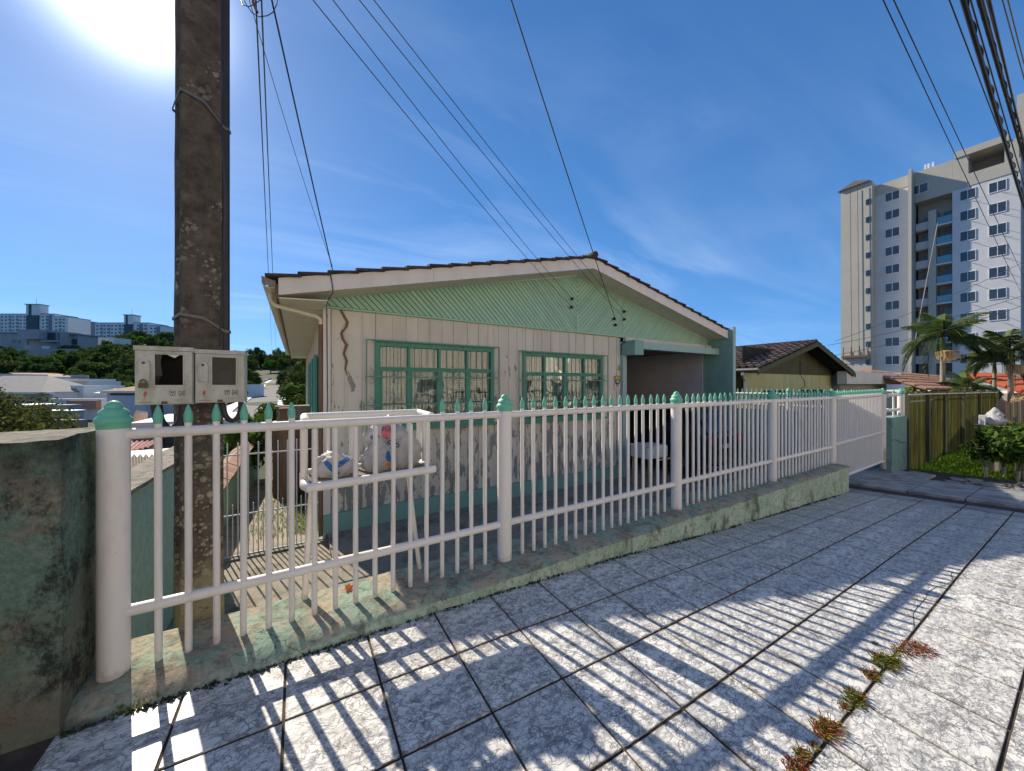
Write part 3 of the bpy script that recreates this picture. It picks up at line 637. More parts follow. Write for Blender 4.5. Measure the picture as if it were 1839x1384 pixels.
# rubbish bags
def bag_mesh(seed, sx, sy, sz, top=(0, 0, .1), n=4):
    bm = bmesh.new(); bmesh.ops.create_icosphere(bm, subdivisions=n, radius=1); rnd_ = random.Random(seed)
    off = Vector((seed*3.1, seed, 2))
    for v_ in bm.verts:
        p = v_.co.copy(); t = max(0, p.z)
        cr = abs(mnoise.noise(Vector((p.x*2.2, p.y*2.2, p.z*1.0))+off))*.36 + abs(mnoise.noise(p*5+off))*.16 + abs(mnoise.noise(p*11+off))*.06
        w = 1-.5*t**2.2; q = Vector((p.x*w, p.y*w, p.z)); q *= (1.05-cr)
        q.z = max(q.z, -.72) if q.z < 0 else q.z
        v_.co = Vector((q.x*sx+top[0]*t**2, q.y*sy+top[1]*t**2, (q.z+.72)*sz+top[2]*t**3))
    me = bpy.data.meshes.new('plastic_bag'); bm.to_mesh(me); bm.free(); me.materials.append(M['bag'])
    me.polygons.foreach_set('use_smooth', [True]*len(me.polygons)); me.update(); return me
def patch(bagob, name, cx, cz, w, h, mat, seed=0, skew=0.0):
    # printed patch laid on the bag: points cast onto its surface from the street side
    me = bagob.data; from mathutils.bvhtree import BVHTree
    bv = BVHTree.FromPolygons([v_.co for v_ in me.vertices], [tuple(p.vertices) for p in me.polygons]); mbp = MB(); n_ = 9
    for j in range(n_):
        for i in range(n_):
            a, b_ = i/(n_-1)*2-1, j/(n_-1)*2-1
            x = cx+w*a*math.sqrt(max(0, 1-b_*b_/2))+skew*b_; z = cz+h*b_*math.sqrt(max(0, 1-a*a/2))
            hit = bv.ray_cast(Vector((x, -1, z)), Vector((0, 1, 0)))
            mbp.v.append(tuple(hit[0]-Vector((0, .003, 0))) if hit[0] else None)
    for j in range(n_-1):
        for i in range(n_-1):
            q = (j*n_+i, j*n_+i+1, (j+1)*n_+i+1, (j+1)*n_+i)
            if all(mbp.v[k] is not None for k in q): mbp.f.append(q); mbp.m.append(0)
    mbp.v = [v_ or (0, 0, .1) for v_ in mbp.v]
    if mbp.f: mbp.build(name, mat, bagob, smooth=True)
def bagtext(bagob, txt, cx, cz, size, mat, rot=0.0):
    me = bagob.data; from mathutils.bvhtree import BVHTree
    bv = BVHTree.FromPolygons([v_.co for v_ in me.vertices], [tuple(p.vertices) for p in me.polygons])
    cu = bpy.data.curves.new('print', 'FONT'); cu.body = txt; cu.size = size; cu.align_x = 'CENTER'; cu.align_y = 'CENTER'; cu.resolution_u = 3
    tmp = bpy.data.objects.new('print', cu); COL.objects.link(tmp); dg = bpy.context.evaluated_depsgraph_get(); dg.update()
    tm = bpy.data.meshes.new_from_object(tmp.evaluated_get(dg)); bpy.data.objects.remove(tmp)
    bm = bmesh.new(); bm.from_mesh(tm); bmesh.ops.triangulate(bm, faces=bm.faces[:]); bmesh.ops.subdivide_edges(bm, edges=[e for e in bm.edges if e.calc_length() > size*.12], cuts=2)
    for v_ in bm.verts:
        x, z = v_.co.x, v_.co.y; x, z = x*math.cos(rot)-z*math.sin(rot)+cx, x*math.sin(rot)+z*math.cos(rot)+cz
        h_ = bv.ray_cast(Vector((x, -1, z)), Vector((0, 1, 0))); v_.co = (h_[0]-Vector((0, .0035, 0))) if h_[0] else Vector((x, 0, z))
    bm.to_mesh(tm); bm.free(); tm.materials.clear(); tm.materials.append(mat); newobj('print', tm, bagob)
BAGZ = zs+.024
def bag(seed, X, Y, Z, sx, sy, sz, label, rz=0, top=(0, 0, .1)):
    o = newobj('plastic_bag', bag_mesh(seed, sx, sy, sz, top), None, (X, Y, Z), (0, 0, rz)); return tag(o, label, 'rubbish bag', 'rubbish bags in the basket')
b1 = bag(3, .215, 2.66, BAGZ, .135, .12, .10, 'small white rubbish bag printed with blue shapes, lying alone at the left of the basket', top=(-.03, 0, .0))
patch(b1, 'blue_print', -.02, .07, .022, .05, M['blue_ink'], skew=-.03); patch(b1, 'blue_print', .045, .10, .03, .025, M['blue_ink'], skew=.03)
b2 = bag(8, .50, 2.66, BAGZ, .13, .12, .115, 'white rubbish bag with a blue and orange round print in the basket', top=(.0, 0, .05))
patch(b2, 'blue_print', .055, .11, .032, .035, M['blue_ink']); patch(b2, 'orange_print', .06, .055, .035, .022, M['orange_ink'])
b3 = bag(14, .665, 2.68, BAGZ, .155, .14, .165, 'largest white rubbish bag, bulging at the right end of the basket', top=(-.03, 0, .04))
bagtext(b3, 'SS', -.075, .185, .075, M['black_ink'], .25)
b4 = bag(19, .565, 2.735, BAGZ+.135, .165, .09, .135, 'white rubbish bag with red and blue print on top of the pile in the basket', top=(.02, 0, .02))
patch(b4, 'red_print', -.0, .13, .05, .05, M['red_ink']); patch(b4, 'blue_print', -.09, .10, .03, .02, M['blue_ink']); patch(b4, 'blue_print', .09, .12, .02, .02, M['blue_ink'])
bagtext(b4, 'HA', -.01, .15, .05, M['black_ink'], -.3)
# broken orange cup on the wall top
cup = MB(); n_ = 20
for j in range(6):
    a = j/5*1.45; r_, z_ = .028*math.sin(a), -.028*math.cos(a)+.028
    for k in range(n_): cup.v.append((r_*math.cos(k*2*math.pi/n_), r_*math.sin(k*2*math.pi/n_), z_+(.012*math.sin(k*2.2) if j == 5 else 0)))
for j in range(5):
    for k in range(n_): cup.f.append((j*n_+k, j*n_+(k+1) % n_, (j+1)*n_+(k+1) % n_, (j+1)*n_+k)); cup.m.append(0)
tag(cup.build('broken_cup', M['orange_shell'], None, (.303, 2.70, .176), (.5, .2, .4), True), 'small broken orange cup on top of the low green wall', 'cup')

# ================================================================== sliding gate and its posts
gate = thing('sliding_gate', 'white barred driveway gate with green spear tips beyond the low wall', 'gate', (8.4, YF-.02, -.13))
ginv = Vector((-8.4, -(YF-.02), .13)); yg = YF-.03
pk_g = MB().lathe([(.0135, 0), (.0135, 1.53)], n=8).mesh('picket', M['whitecap'], True)
k = 0
X = 8.36
while X < 10.93:
    zb = -.12+.02*(X-8.4)/2.5
    o = newobj('picket', pk_g, gate, Vector((X, yg, zb))+ginv); t = newobj('spear_tip', spear, o, (0, 0, 1.53)); t.scale = (.8, .8, .9); X += .0885
for z_ in (1.335, .52, -.115): MB().tube([(8.32, yg, z_), (10.96, yg, z_+.03)], .028, 10).build('rail', M['whitecap'], gate, ginv, None, True)
MB().tube([(10.96, yg, -.12), (10.96, yg, 1.4)], .026, 10).build('stile', M['whitecap'], gate, ginv, None, True)
for z_ in (.55, -.08): MB().tube([(10.93, yg, z_), (11.04, yg, z_)], .034, 10).build('hinge', M['whitecap'], gate, ginv, None, True)
gp = thing('gate_post', 'white gate post with green cap at the right end of the driveway gate', 'gate post', (11.08, YF-.02, -.25)); post(11.08, YF-.02, -.26, 1.655, gp, Vector((-11.08, -(YF-.02), .25)), .9)
tw = thing('boundary_wall', 'cracked teal low wall right of the driveway gate', 'low wall', (11.7, 2.45, -.3))
MB().box(-.58, .58, -.08, .12, -.15, 1.17).build('wall', mossy('cracked_teal_wall', (.33, .36, .33), (.175, .30, .28), (.05, .07, .06), .40, .64, None, .3, 1.6), tw)
ck = [(-.56, .68), (-.3, .67), (-.12, .63), (.0, .58), (.2, .57), (.5, .55)]
MB().tube([(x, -.081, z) for x, z in ck], .007, 5).build('crack', M['dark'], tw)
rf = thing('return_fence', 'short white fence piece on the teal wall beside the gate post', 'fence', (11.6, 2.45, .87)); ri = Vector((-11.6, -2.45, -.87))
for z_ in (1.36, 1.02): MB().tube([(11.14, 2.45, z_), (12.05, 2.45, z_)], .034, 10).build('rail', M['white'], rf, ri, None, True)
o = newobj('picket', MB().lathe([(.019, 0), (.019, .55)], n=8).mesh('picket', M['white'], True), rf, Vector((11.62, 2.45, .86))+ri); newobj('spear_tip', spear, o, (0, 0, .55))
post(12.2, 2.45, .86, .52, rf, ri, 1.05)
# side fence along the right edge of the plot
sf = thing('side_fence', 'white side fence with green tips running back behind the driveway gate', 'fence', (11.95, 2.7, .86)); si = Vector((-11.95, -2.7, -.86))
MB().box(11.85, 12.05, 2.6, 7.4, -1.2, .86).build('wall', M['teal'], sf, si)
for Y in (4.6, 6.3): post(11.95, Y, .86, .52, sf, si, .95)
Y = 2.85
me_s = MB().lathe([(.019, 0), (.019, .53)], n=8).mesh('picket', M['whitecap'], True)
while Y < 7.3: o = newobj('picket', me_s, sf, Vector((11.95, Y, .86))+si); newobj('spear_tip', spear, o, (0, 0, .53)); Y += .135
for z_ in (1.32, 1.0): MB().tube([(11.95, 2.6, z_), (11.95, 7.4, z_)], .032, 8).build('rail', M['whitecap'], sf, si, None, True)

# ================================================================== walls at the left
def rough_box(name, x0, x1, y0, y1, z0, z1, mats, res=.06, amp=.012, par=None, seed=0):
    bm = bmesh.new(); bmesh.ops.create_cube(bm, size=1)
    for v_ in bm.verts: v_.co = Vector(((x0+x1)/2+v_.co.x*(x1-x0), (y0+y1)/2+v_.co.y*(y1-y0), (z0+z1)/2+v_.co.z*(z1-z0)))
    for ax, (n0, d) in enumerate((((x1-x0), 0), ((y1-y0), 1), ((z1-z0), 2))):
        cuts = int(n0/res)
        if cuts < 1: continue
        for c in range(1, cuts+1):
            co = Vector((x0, y0, z0)); co[ax] += n0*c/(cuts+1); no = Vector((0, 0, 0)); no[ax] = 1
            bmesh.ops.bisect_plane(bm, geom=bm.verts[:]+bm.edges[:]+bm.faces[:], plane_co=co, plane_no=no)
    for v_ in bm.verts:
        p = v_.co; d = Vector((mnoise.noise(p*3+Vector((seed, 0, 0))), mnoise.noise(p*3+Vector((0, seed+7, 0))), mnoise.noise(p*3+Vector((0, 0, seed+3)))))*amp
        d += Vector((mnoise.noise(p*11), mnoise.noise(p*11+Vector((5, 5, 5))), mnoise.noise(p*11+Vector((9, 1, 4)))))*amp*.45
        v_.co = p+d
    me = bpy.data.meshes.new(name); bm.to_mesh(me); bm.free()
    for m_ in (mats if isinstance(mats, list) else [mats]): me.materials.append(m_)
    me.polygons.foreach_set('use_smooth', [True]*len(me.polygons))
    try: me.set_sharp_from_angle(angle=R(50))
    except Exception: pass
    if isinstance(mats, list):
        for p in me.polygons:
            if p.normal.z > .7: p.material_index = 1
    return newobj(name, me, par)
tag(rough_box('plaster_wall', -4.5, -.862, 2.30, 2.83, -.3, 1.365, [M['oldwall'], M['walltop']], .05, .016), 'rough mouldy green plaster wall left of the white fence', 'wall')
sw = thing('garden_wall', 'green plaster boundary wall stepping down beside the side path', 'wall', (-.97, 5, -.9))
def SW(name, x0, x1, y0, y1, z0, z1, mats, **k):
    o = rough_box(name, x0, x1, y0, y1, z0, z1, mats, .12, .012, None, **k); o.parent = sw; o.location = (.97, -5, .9); return o
M['sidewall'] = mossy('green_side_wall', (.48, .42, .34), (.34, .50, .41), (.10, .13, .10), .36, .70, None, .4, 1.8)
SW('wall', -1.38, -1.12, 2.57, 6.9, -2.2, .735, M['sidewall']); SW('wall', -1.38, -1.12, 6.92, 15, -2.6, -.13, M['sidewall'], seed=4)
SW('coping', -1.42, -1.10, 2.6, 6.94, .737, .77, M['walltop'])
cop = MB(); Y = 7.0
while Y < 15:
    cop = MB().prism([(-1.46, -.15), (-1.25, -.04), (-1.04, -.15), (-1.04, -.18), (-1.25, -.08), (-1.46, -.18)], Y, Y+.33, 'y'); o = cop.build('coping_tile', M['clay'], sw, (.97, -5, .9+random.uniform(-.008, .008))); Y += .31

# ================================================================== utility pole
pl = thing('utility_pole', 'thick grey concrete utility pole with lichen behind the white fence', 'utility pole', (-.52, 2.98, -.9)); pi = Vector((.52, -2.98, .9))
pm = MB()
PCX, PCY, PRZ = -.536, 2.99, R(20)
def prot(x, y, z): return (PCX+x*math.cos(PRZ)-y*math.sin(PRZ), PCY+x*math.sin(PRZ)+y*math.cos(PRZ), z)
def hsec(w, d, z): return [prot(x, y, z) for x, y in ((-w, -d), (w, -d), (w, -d*.45), (w*.62, -d*.3), (w*.62, d*.3), (w, d*.45), (w, d), (-w, d), (-w, d*.45), (-w*.62, d*.3), (-w*.62, -d*.3), (-w, -d*.45))]
zz_ = [-1.3+.24*i for i in range(46)]
for z_ in zz_:
    w = .106-.0015*(z_+1.3); sec = hsec(w, .125-.003*(z_+1.3), z_)
    pm.v += [(x+mnoise.noise(Vector((x*9, y*9, z*5)))*.004, y+mnoise.noise(Vector((x*9+4, y*9, z*5)))*.004, z) for x, y, z in sec]
for i in range(len(zz_)-1):
    for q in range(12): pm.f.append((i*12+q, i*12+(q+1) % 12, (i+1)*12+(q+1) % 12, (i+1)*12+q)); pm.m.append(0)
pm.f.append(tuple((len(zz_)-1)*12+q for q in range(12))); pm.m.append(0)
me = pm.mesh('shaft', M['pole']); bevelled(me, .006); newobj('shaft', me, pl, pi)
MB().tube([(-.392, 2.93, 1.80), (-.392, 2.93, 3), (-.392, 2.93, 9.2)], .021, 12).build('conduit', M['pvc'], pl, pi, None, True)
for z0_, z1_ in ((2.02, 1.94), (3.36, 3.24), (5.0, 4.9)):
    pts = [prot(-.109, .06, z0_), prot(-.109, -.129, z0_), prot(.0, -.131, z0_-.01), prot(.106, -.131, z1_), (-.375, 2.905, z1_), (-.366, 2.94, z1_), (-.39, 2.958, z1_), prot(.106, .129, z1_), prot(-.109, .129, z0_), prot(-.109, .06, z0_)]
    bandm = MB()
    for i in range(len(pts)-1):
        a, b_ = Vector(pts[i]), Vector(pts[i+1]); h = Vector((0, 0, .009)); bandm.add([a-h, b_-h, b_+h, a+h], [(0, 1, 2, 3)])
    o = bandm.build('steel_band', M['band'], pl, pi); md = o.modifiers.new('s', 'SOLIDIFY'); md.thickness = .003
MB().tube([(-.40, 2.85, 4.3), (-.40, 2.84, 3.2), (-.385, 2.845, 2.7), (-.40, 2.84, 2.2), (-.41, 2.845, 1.83)], .005, 6).build('thin_cable', M['cable'], pl, pi, None, True)
MB().box(-.8, -.2, 2.80, 2.84, 4.75, 5.4).build('bracket', M['band'], pl, pi)
for z_ in (4.7, 4.9, 5.05, 5.2): MB().lathe([(.03, -.03), (.045, 0), (.03, .03)], (-.48, 2.76, z_), 10).build('insulator', M['ceramic_brown'], pl, pi, None, True)

# meter boxes
def meter_box(X0, X1, zb, zt, label, broken, lock):
    yf, yk = 2.715, 2.845; w = X1-X0; c = ((X0+X1)/2, yf, zb)
    t = thing('meter_box', label, 'meter box', c, (0, 0, 0), 'electricity meter boxes on the pole'); iv = -Vector(c)
    def Q(mbx, name, mat, par=t, smooth=False): return mbx.build(name, mat, par, iv if par is t else None, None, smooth)
    # body: hollow box
    b_ = MB(); b_.box(X0, X0+.008, yf, yk, zb, zt).box(X1-.008, X1, yf, yk, zb, zt).box(X0+.008, X1-.008, yf, yk, zb, zb+.008).box(X0+.008, X1-.008, yf, yk, zt-.008, zt).box(X0+.008, X1-.008, yk-.008, yk, zb+.008, zt-.008)
    Q(b_, 'body', M['meter']); Q(MB().box(X0+.012, X1-.012, yk-.012, yk-.0085, zb+.01, zt-.01), 'inner_panel', M['dark'])
    wx0, wx1, wz0, wz1 = X0+w*.34, X0+w*.82, zb+(zt-zb)*.34, zt-(zt-zb)*.13
    d = MB(); y0_, y1_ = yf-.012, yf-.001
    d.box(X0+.004, wx0, y0_, y1_, zb+.006, zt-.022).box(wx1, X1-.004, y0_, y1_, zb+.006, zt-.022).box(wx0, wx1, y0_, y1_, zb+.006, wz0).box(wx0, wx1, y0_, y1_, wz1, zt-.022)
    Q(d, 'door', M['meter'])
    f_ = MB(); s = .006
    f_.box(wx0-s, wx0, y0_-.004, y0_-.0005, wz0-s, wz1+s).box(wx1, wx1+s, y0_-.004, y0_-.0005, wz0-s, wz1+s).box(wx0, wx1, y0_-.004, y0_-.0005, wz0-s, wz0).box(wx0, wx1, y0_-.004, y0_-.0005, wz1, wz1+s)
    Q(f_, 'window_frame', M['meter'])
    Q(MB().box(X0-.002, X1+.002, yf-.016, yk+.002, zt-.020, zt+.003), 'lid_rim', M['meter'])
    lp = [(X0+.008+a, zz__) for a, zz__ in ()]
    cx_ = X0+w*.165; hw = w*.10; ztop, zbt = zt-(zt-zb)*.22, zb+(zt-zb)*.40
    pr = [(cx_-hw, zbt), (cx_+hw, zbt), (cx_+hw, ztop-hw)]+[(cx_+hw*math.cos(a), ztop-hw+hw*math.sin(a)) for a in (.5, 1, 1.57, 2.14, 2.64)]+[(cx_-hw, ztop-hw)]
    me = MB().prism(pr, y0_-.012, y0_-.0005, 'y').mesh('lock_cover', M['meter']); bevelled(me, .0035, 2); newobj('lock_cover', me, t, iv)
    Q(MB().tube([(cx_, y0_-.016, ztop-.02), (cx_, y0_-.010, ztop-.02)], .007, 10), 'keyhole', M['brass'])
    if broken:
        Q(MB().prism([(wx0+.05, wz1), (wx0+.10, wz1), (wx0+.08, wz1-.018)], y0_+.003, y0_+.005, 'y'), 'broken_pane', M['paper'])
        Q(MB().prism([(wx0, wz0), (wx0, wz1), (wx0+.028, wz1), (wx0+.022, wz1-.05), (wx0+.03, wz0+.06), (wx0+.016, wz0+.03), (wx0+.02, wz0)], y0_+.003, y0_+.005, 'y'), 'broken_pane', M['boxglass'])
    else:
        Q(MB().box(wx0, wx1, y0_+.003, y0_+.005, wz0, wz1), 'pane', M['boxglass'])
        me = MB().box(wx0+.025, wx1-.012, yf+.03, yf+.09, wz0+.005, wz0+.085).mesh('meter', M['greyplaster']); bevelled(me, .012, 2); newobj('meter', me, t, iv)
        cu = [(wx0+.06, yf+.03, wz0+.085), (wx0+.075, yf+.02, wz1-.03), (wx1-.005, yf+.02, wz0+.08)]; Q(MB().tube(cu, .002, 5), 'wire', M['paper'])
    # outlined letters
    def letter(strokes, x, z, s):
        for a, b2 in strokes: MB().tube([(x+a[0]*s, y0_-.001, z+a[1]*s), (x+b2[0]*s, y0_-.001, z+b2[1]*s)], .0011, 4).build('letter_stroke', M['greyprint'], t, iv)
    zl = zb+(zt-zb)*.155
    Wp = [(0, 1), (.28, 1), (.36, .5), (.5, .85), (.64, .5), (.72, 1), (1, 1), (.82, 0), (.6, 0), (.5, .35), (.4, 0), (.18, 0), (0, 1)]
    Mp = [(0, 0), (0, 1), (.28, 1), (.5, .6), (.72, 1), (1, 1), (1, 0), (.74, 0), (.74, .55), (.5, .25), (.26, .55), (.26, 0), (0, 0)]
    letter(list(zip(Wp[:-1], Wp[1:])), X0+w*.585, zl, .026); letter(list(zip(Mp[:-1], Mp[1:])), X0+w*.745, zl, .026)
    zb_ = zb+(zt-zb)*.095; bl = [(.35, 1), (.9, 1), (.85, .5), (.62, .48), (.5, 0), (.35, .45), (.1, .5)]
    Q(MB().prism([(X0+w*.14+a*.018, zb_+b2*.042) for a, b2 in bl], y0_-.0016, y0_-.0004, 'y'), 'lightning_mark', M['redprint'])
    sm = MB(); random.seed(4)
    for k in range(11): sm.box(X0+w*.07+k*.0052, X0+w*.07+k*.0052+.0035, y0_-.0012, y0_-.0003, zb+.013, zb+.0165)
    Q(sm, 'small_print', M['redprint'])
    Q(MB().box(X0+w*.66, X0+w*.79, y0_-.0012, y0_-.0003, zb+.024, zb+.026), 'small_print', M['greyprint'])
    Q(MB().box(X0+w*.5-.012, X0+w*.5+.012, y0_-.006, y0_-.0004, zb+.004, zb+.018), 'latch', M['brass'])
    if lock:
        t2 = MB().box(cx_-.017, cx_+.017, y0_-.026, y0_-.013, zbt-.035, zbt-.008); t2.tube([(cx_-.01, y0_-.019, zbt-.01), (cx_-.01, y0_-.019, zbt+.006), (cx_, y0_-.019, zbt+.012), (cx_+.01, y0_-.019, zbt+.006), (cx_+.01, y0_-.019, zbt-.01)], .003, 6)
        o = t2.build('padlock', M['brass'], None, None); tag(o, 'small dark padlock hanging on the left meter box', 'padlock')
    return t
meter_box(-.752, -.509, 1.487, 1.808, 'dented pale meter box with broken empty window and padlock', True, True)
meter_box(-.503, -.272, 1.492, 1.800, 'pale meter box with dusty intact window showing the meter', False, False)
def hose(pts, r, label):
    o = MB().tube(pts, r, 12).build('conduit_loop', M['pvc'], None, None, None, True); return tag(o, label, 'conduit')
def arc(x0_, x1_, y, z, dpt, n=14): return [((x0_+x1_)/2-(x1_-x0_)/2*math.cos(math.pi*i/n), y, z-dpt*math.sin(math.pi*i/n)) for i in range(n+1)]
hose([(-.40, 2.80, 1.50)]+arc(-.385, -.30, 2.80, 1.46, .085)+[(-.30, 2.80, 1.50)], .015, 'thin black conduit loop hanging under the right meter box')
hose([(-.685, 2.79, 1.49)]+arc(-.68, -.565, 2.79, 1.44, .10)+[(-.565, 2.79, 1.49)], .026, 'thick black conduit loop hanging under the left meter box')

# ================================================================== THE GREEN AND CREAM WOODEN HOUSE
random.seed(31)
YW, YR_, XL, XC, XP = 6.40, 5.75, .38, 7.16, 11.0     # wall plane, roof front edge, left wall, carport edge, pier
BASE = -.775; ZG = 2.84
house = thing('wooden_house', 'pale green and cream wooden house with low gable roof and carport', 'house', (5.6, YW, BASE)); hi = Vector((-5.6, -YW, -BASE))
def H(mbx, name, mat, par=house, smooth=False):
    return mbx.build(name, mat, par, hi if par is house else None, None, smooth)
wins = [(1.15, 3.42, .83, 2.33), (4.13, 6.47, .80, 2.29)]
# vertical boards with cover battens
def zcuts(x0, x1, z0, z1):
    segs = [(z0, z1)]
    for wx0, wx1, wz0, wz1 in wins:
        if x1 > wx0+.02 and x0 < wx1-.02:
            out = []
            for a, b in segs:
                if a < wz0: out.append((a, min(b, wz0)))
                if b > wz1: out.append((max(a, wz1), b))
            segs = out
    return segs
X = XL+.09; edges = []
while X < XC-.12:
    w = random.choice([.22, .24, .25, .27, .29, .21]); edges.append(X); X += w
edges.append(XC-.10)
# cut boards at window sides
def split(a, b):
    pts = [a]+[e for wx in wins for e in wx[:2] if a+.01 < e < b-.01]+[b]; return list(zip(pts[:-1], pts[1:]))
for a, b in zip(edges[:-1], edges[1:]):
    dy = random.uniform(0, .006)
    for p, q in split(a, b):
        for z0, z1 in zcuts(p, q, -.47, ZG-.005):
            H(MB().box(p+.002, q-.002, YW+dy, YW+.025, z0+.001, z1), 'wall_board', M['cream'])
for a in edges[1:-1]:
    for z0, z1 in zcuts(a-.02, a+.02, -.465, ZG-.008):
        if random.random() < .96: H(MB().box(a-.021, a+.021, YW-.014, YW-.0005, z0, z1), 'batten', M['cream'])
H(MB().box(XL-.02, XL+.085, YW-.03, YW+.02, -.47, ZG-.004), 'corner_trim', M['fascia'])
H(MB().box(XL+.10, XL+.13, YW-.02, YW-.002, -.46, ZG-.006), 'corner_trim', M['cream'])
H(MB().box(XL-.015, XC+.0, YW-.035, YW+.03, BASE, -.475), 'base_band', M['teal'])
# torn paint / mud trail down the first board
tr = [(.60, 2.83), (.66, 2.72), (.71, 2.62), (.69, 2.53), (.62, 2.43), (.65, 2.33), (.70, 2.25), (.66, 2.1), (.70, 1.98), (.68, 1.85), (.71, 1.74)]
w_ = [.02, .02, .024, .02, .018, .02, .025, .018, .02, .014, .004]
poly = [(x-w, z) for (x, z), w in zip(tr, w_)]+[(x+w, z) for (x, z), w in zip(reversed(tr), reversed(w_))]
tm_ = MB()
for i in range(len(tr)-1): tm_.prism([(tr[i][0]-w_[i], tr[i][1]), (tr[i][0]+w_[i], tr[i][1]), (tr[i+1][0]+w_[i+1], tr[i+1][1]), (tr[i+1][0]-w_[i+1], tr[i+1][1])], YW-.018, YW+.001, 'y')
H(tm_, 'mud_trail', M['brownwood'])
# side wall boards (left), first ones single, the rest joined
Y = YW+.02; k = 0
while Y < 10.2:
    H(MB().box(XL-.012, XL+.015, Y+.002, Y+.24, -.47, 2.83), 'side_board', M['creamside']); H(MB().box(XL-.028, XL-.0125, Y-.018, Y+.02, -.47, 2.83), 'batten', M['creamside']); Y += .242
mb = MB()
while Y < 18.2: mb.box(XL-.012, XL+.015, Y+.002, Y+.24, -.47, 2.83).box(XL-.028, XL-.0125, Y-.018, Y+.02, -.47, 2.83); Y += .242
tag(H(mb, 'side_board', M['creamside']), kind='stuff')
H(MB().box(XL-.02, XL+.03, YW+.03, 18.2, -1.7, -.475), 'base_band', M['teal'])
for y0_ in (7.5, 10.2): 
    for dy in (0, 1.25):
        H(MB().box(XL-.10, XL-.055, y0_+dy, y0_+dy+.42, .75, 2.15), 'shutter', M['winframe'])
    H(MB().box(XL-.05, XL-.03, y0_+.42, y0_+1.25, .75, 2.15), 'side_window', M['glassfar'])
H(MB().box(XL, XC, 18.2, 18.3, -1.7, ZG+1), 'back_wall', M['creamside'])
H(MB().box(XL+.03, XC-.1, YW+.05, 18.1, -.1, -.05), 'inner_floor', M['brownwood']); H(MB().box(XL+.03, XC-.1, YW+.35, 18.1, 2.70, 2.74), 'inner_ceiling', M['woodgrey'])
H(MB().box(XL+.05, XC-.12, 9.4, 9.5, -.05, 2.7), 'inner_wall', M['cream'])
# gable: diagonal tongue and groove boards meeting in a chevron
XA = 5.62; ZA = 4.15; GL = -.14; GR = XP-.02; ZR = 2.96
left = [(GL, ZG+.01), (XA-.003, ZG), (XA-.003, ZA-.01), (GL, ZG+.03)]
right = [(XA+.003, ZG), (GR, ZG-.03), (GR, ZR), (XA+.003, ZA-.01)]
s2 = math.sqrt(.5); pitch = .078; gap = .0065
for poly, sg in ((left, 1), (right, -1)):
    us = [(sg*p[0]+p[1])*s2 for p in poly]; u0, u1 = min(us), max(us); u_ = math.floor(u0/pitch)*pitch
    while u_ < u1:
        q = clip(clip(poly, sg*s2, s2, u_+pitch-gap), -sg*s2, -s2, -(u_+gap))
        if len(q) >= 3:
            ar = abs(sum(q[i][0]*q[(i+1) % len(q)][1]-q[(i+1) % len(q)][0]*q[i][1] for i in range(len(q))))/2
            if ar > .0006: H(MB().prism(q, YW-.052+random.uniform(0, .003), YW-.034, 'y'), 'gable_board', M['gable'])
        u_ += pitch
H(MB().prism([(GL, ZG), (GR, ZG-.03), (GR, ZR), (XA, ZA), (GL, ZG+.03)], YW-.034, YW+.02, 'y'), 'gable_backing', M['gabledark'])
H(MB().box(XA-.03, XA+.03, YW-.066, YW-.034, ZG, ZG+.42), 'gable_joint', M['gable']); H(MB().box(XC-.012, XC+.008, YW-.064, YW-.034, ZG, 3.76), 'gable_joint', M['gable'])
H(MB().prism([(GL, ZG-.03), (XA, ZG-.03), (GR, ZG-.06), (GR, ZG-.03), (XA, ZG), (GL, ZG)], YW-.062, YW-.002, 'y'), 'gable_sill', M['gable'])
for a, b in (((GL, ZG+.03), (XA, ZA)), ((XA, ZA), (GR, ZR))):
    H(MB().prism([(a[0], a[1]-.018), (b[0], b[1]-.018), (b[0], b[1]+.006), (a[0], a[1]+.006)], YW-.075, YW-.052, 'y'), 'gable_moulding', M['fascia'])
# roof: front fascia boards, soffits, verge tiles, roof slopes
XR = 5.57; ZT = 4.375; ELX, ELZ = -.21, 3.045; ERX, ERZ = 10.98, 3.20     # top line of the fascia
def topz(X): return ZT-(XR-X)*(ZT-ELZ)/(XR-ELX) if X < XR else ZT-(X-XR)*(ZT-ERZ)/(ERX-XR)
FH = .235
for nm, pts in (('fascia_board', [(ELX, ELZ), (1.95, topz(1.95))]), ('fascia_board', [(1.953, topz(1.953)), (XR-.002, ZT)]), ('fascia_board', [(XR+.002, ZT), (ERX, ERZ)])):
    (a, za), (b, zb_) = pts; dz = -.1 if a == ELX else 0
    H(MB().prism([(a, za-FH-dz*.0), (b, zb_-FH), (b, zb_-.005), (a, za-.005)], YR_, YR_+.028, 'y'), nm, M['fascia'])
for (a, za), (b, zb_) in (((ELX, ELZ), (XR, ZT)), ((XR, ZT), (ERX, ERZ))):
    H(MB().add([(a, YR_+.03, za-FH+.004), (b, YR_+.03, zb_-FH+.004), (b, YW-.03, zb_-FH+.004), (a, YW-.03, za-FH+.004), (a, YR_+.03, za-FH+.016), (b, YR_+.03, zb_-FH+.016), (b, YW-.03, zb_-FH+.016), (a, YW-.03, za-FH+.016)],
        [(0, 1, 2, 3), (4, 7, 6, 5), (0, 4, 5, 1), (3, 2, 6, 7)]), 'soffit', M['soffit'])
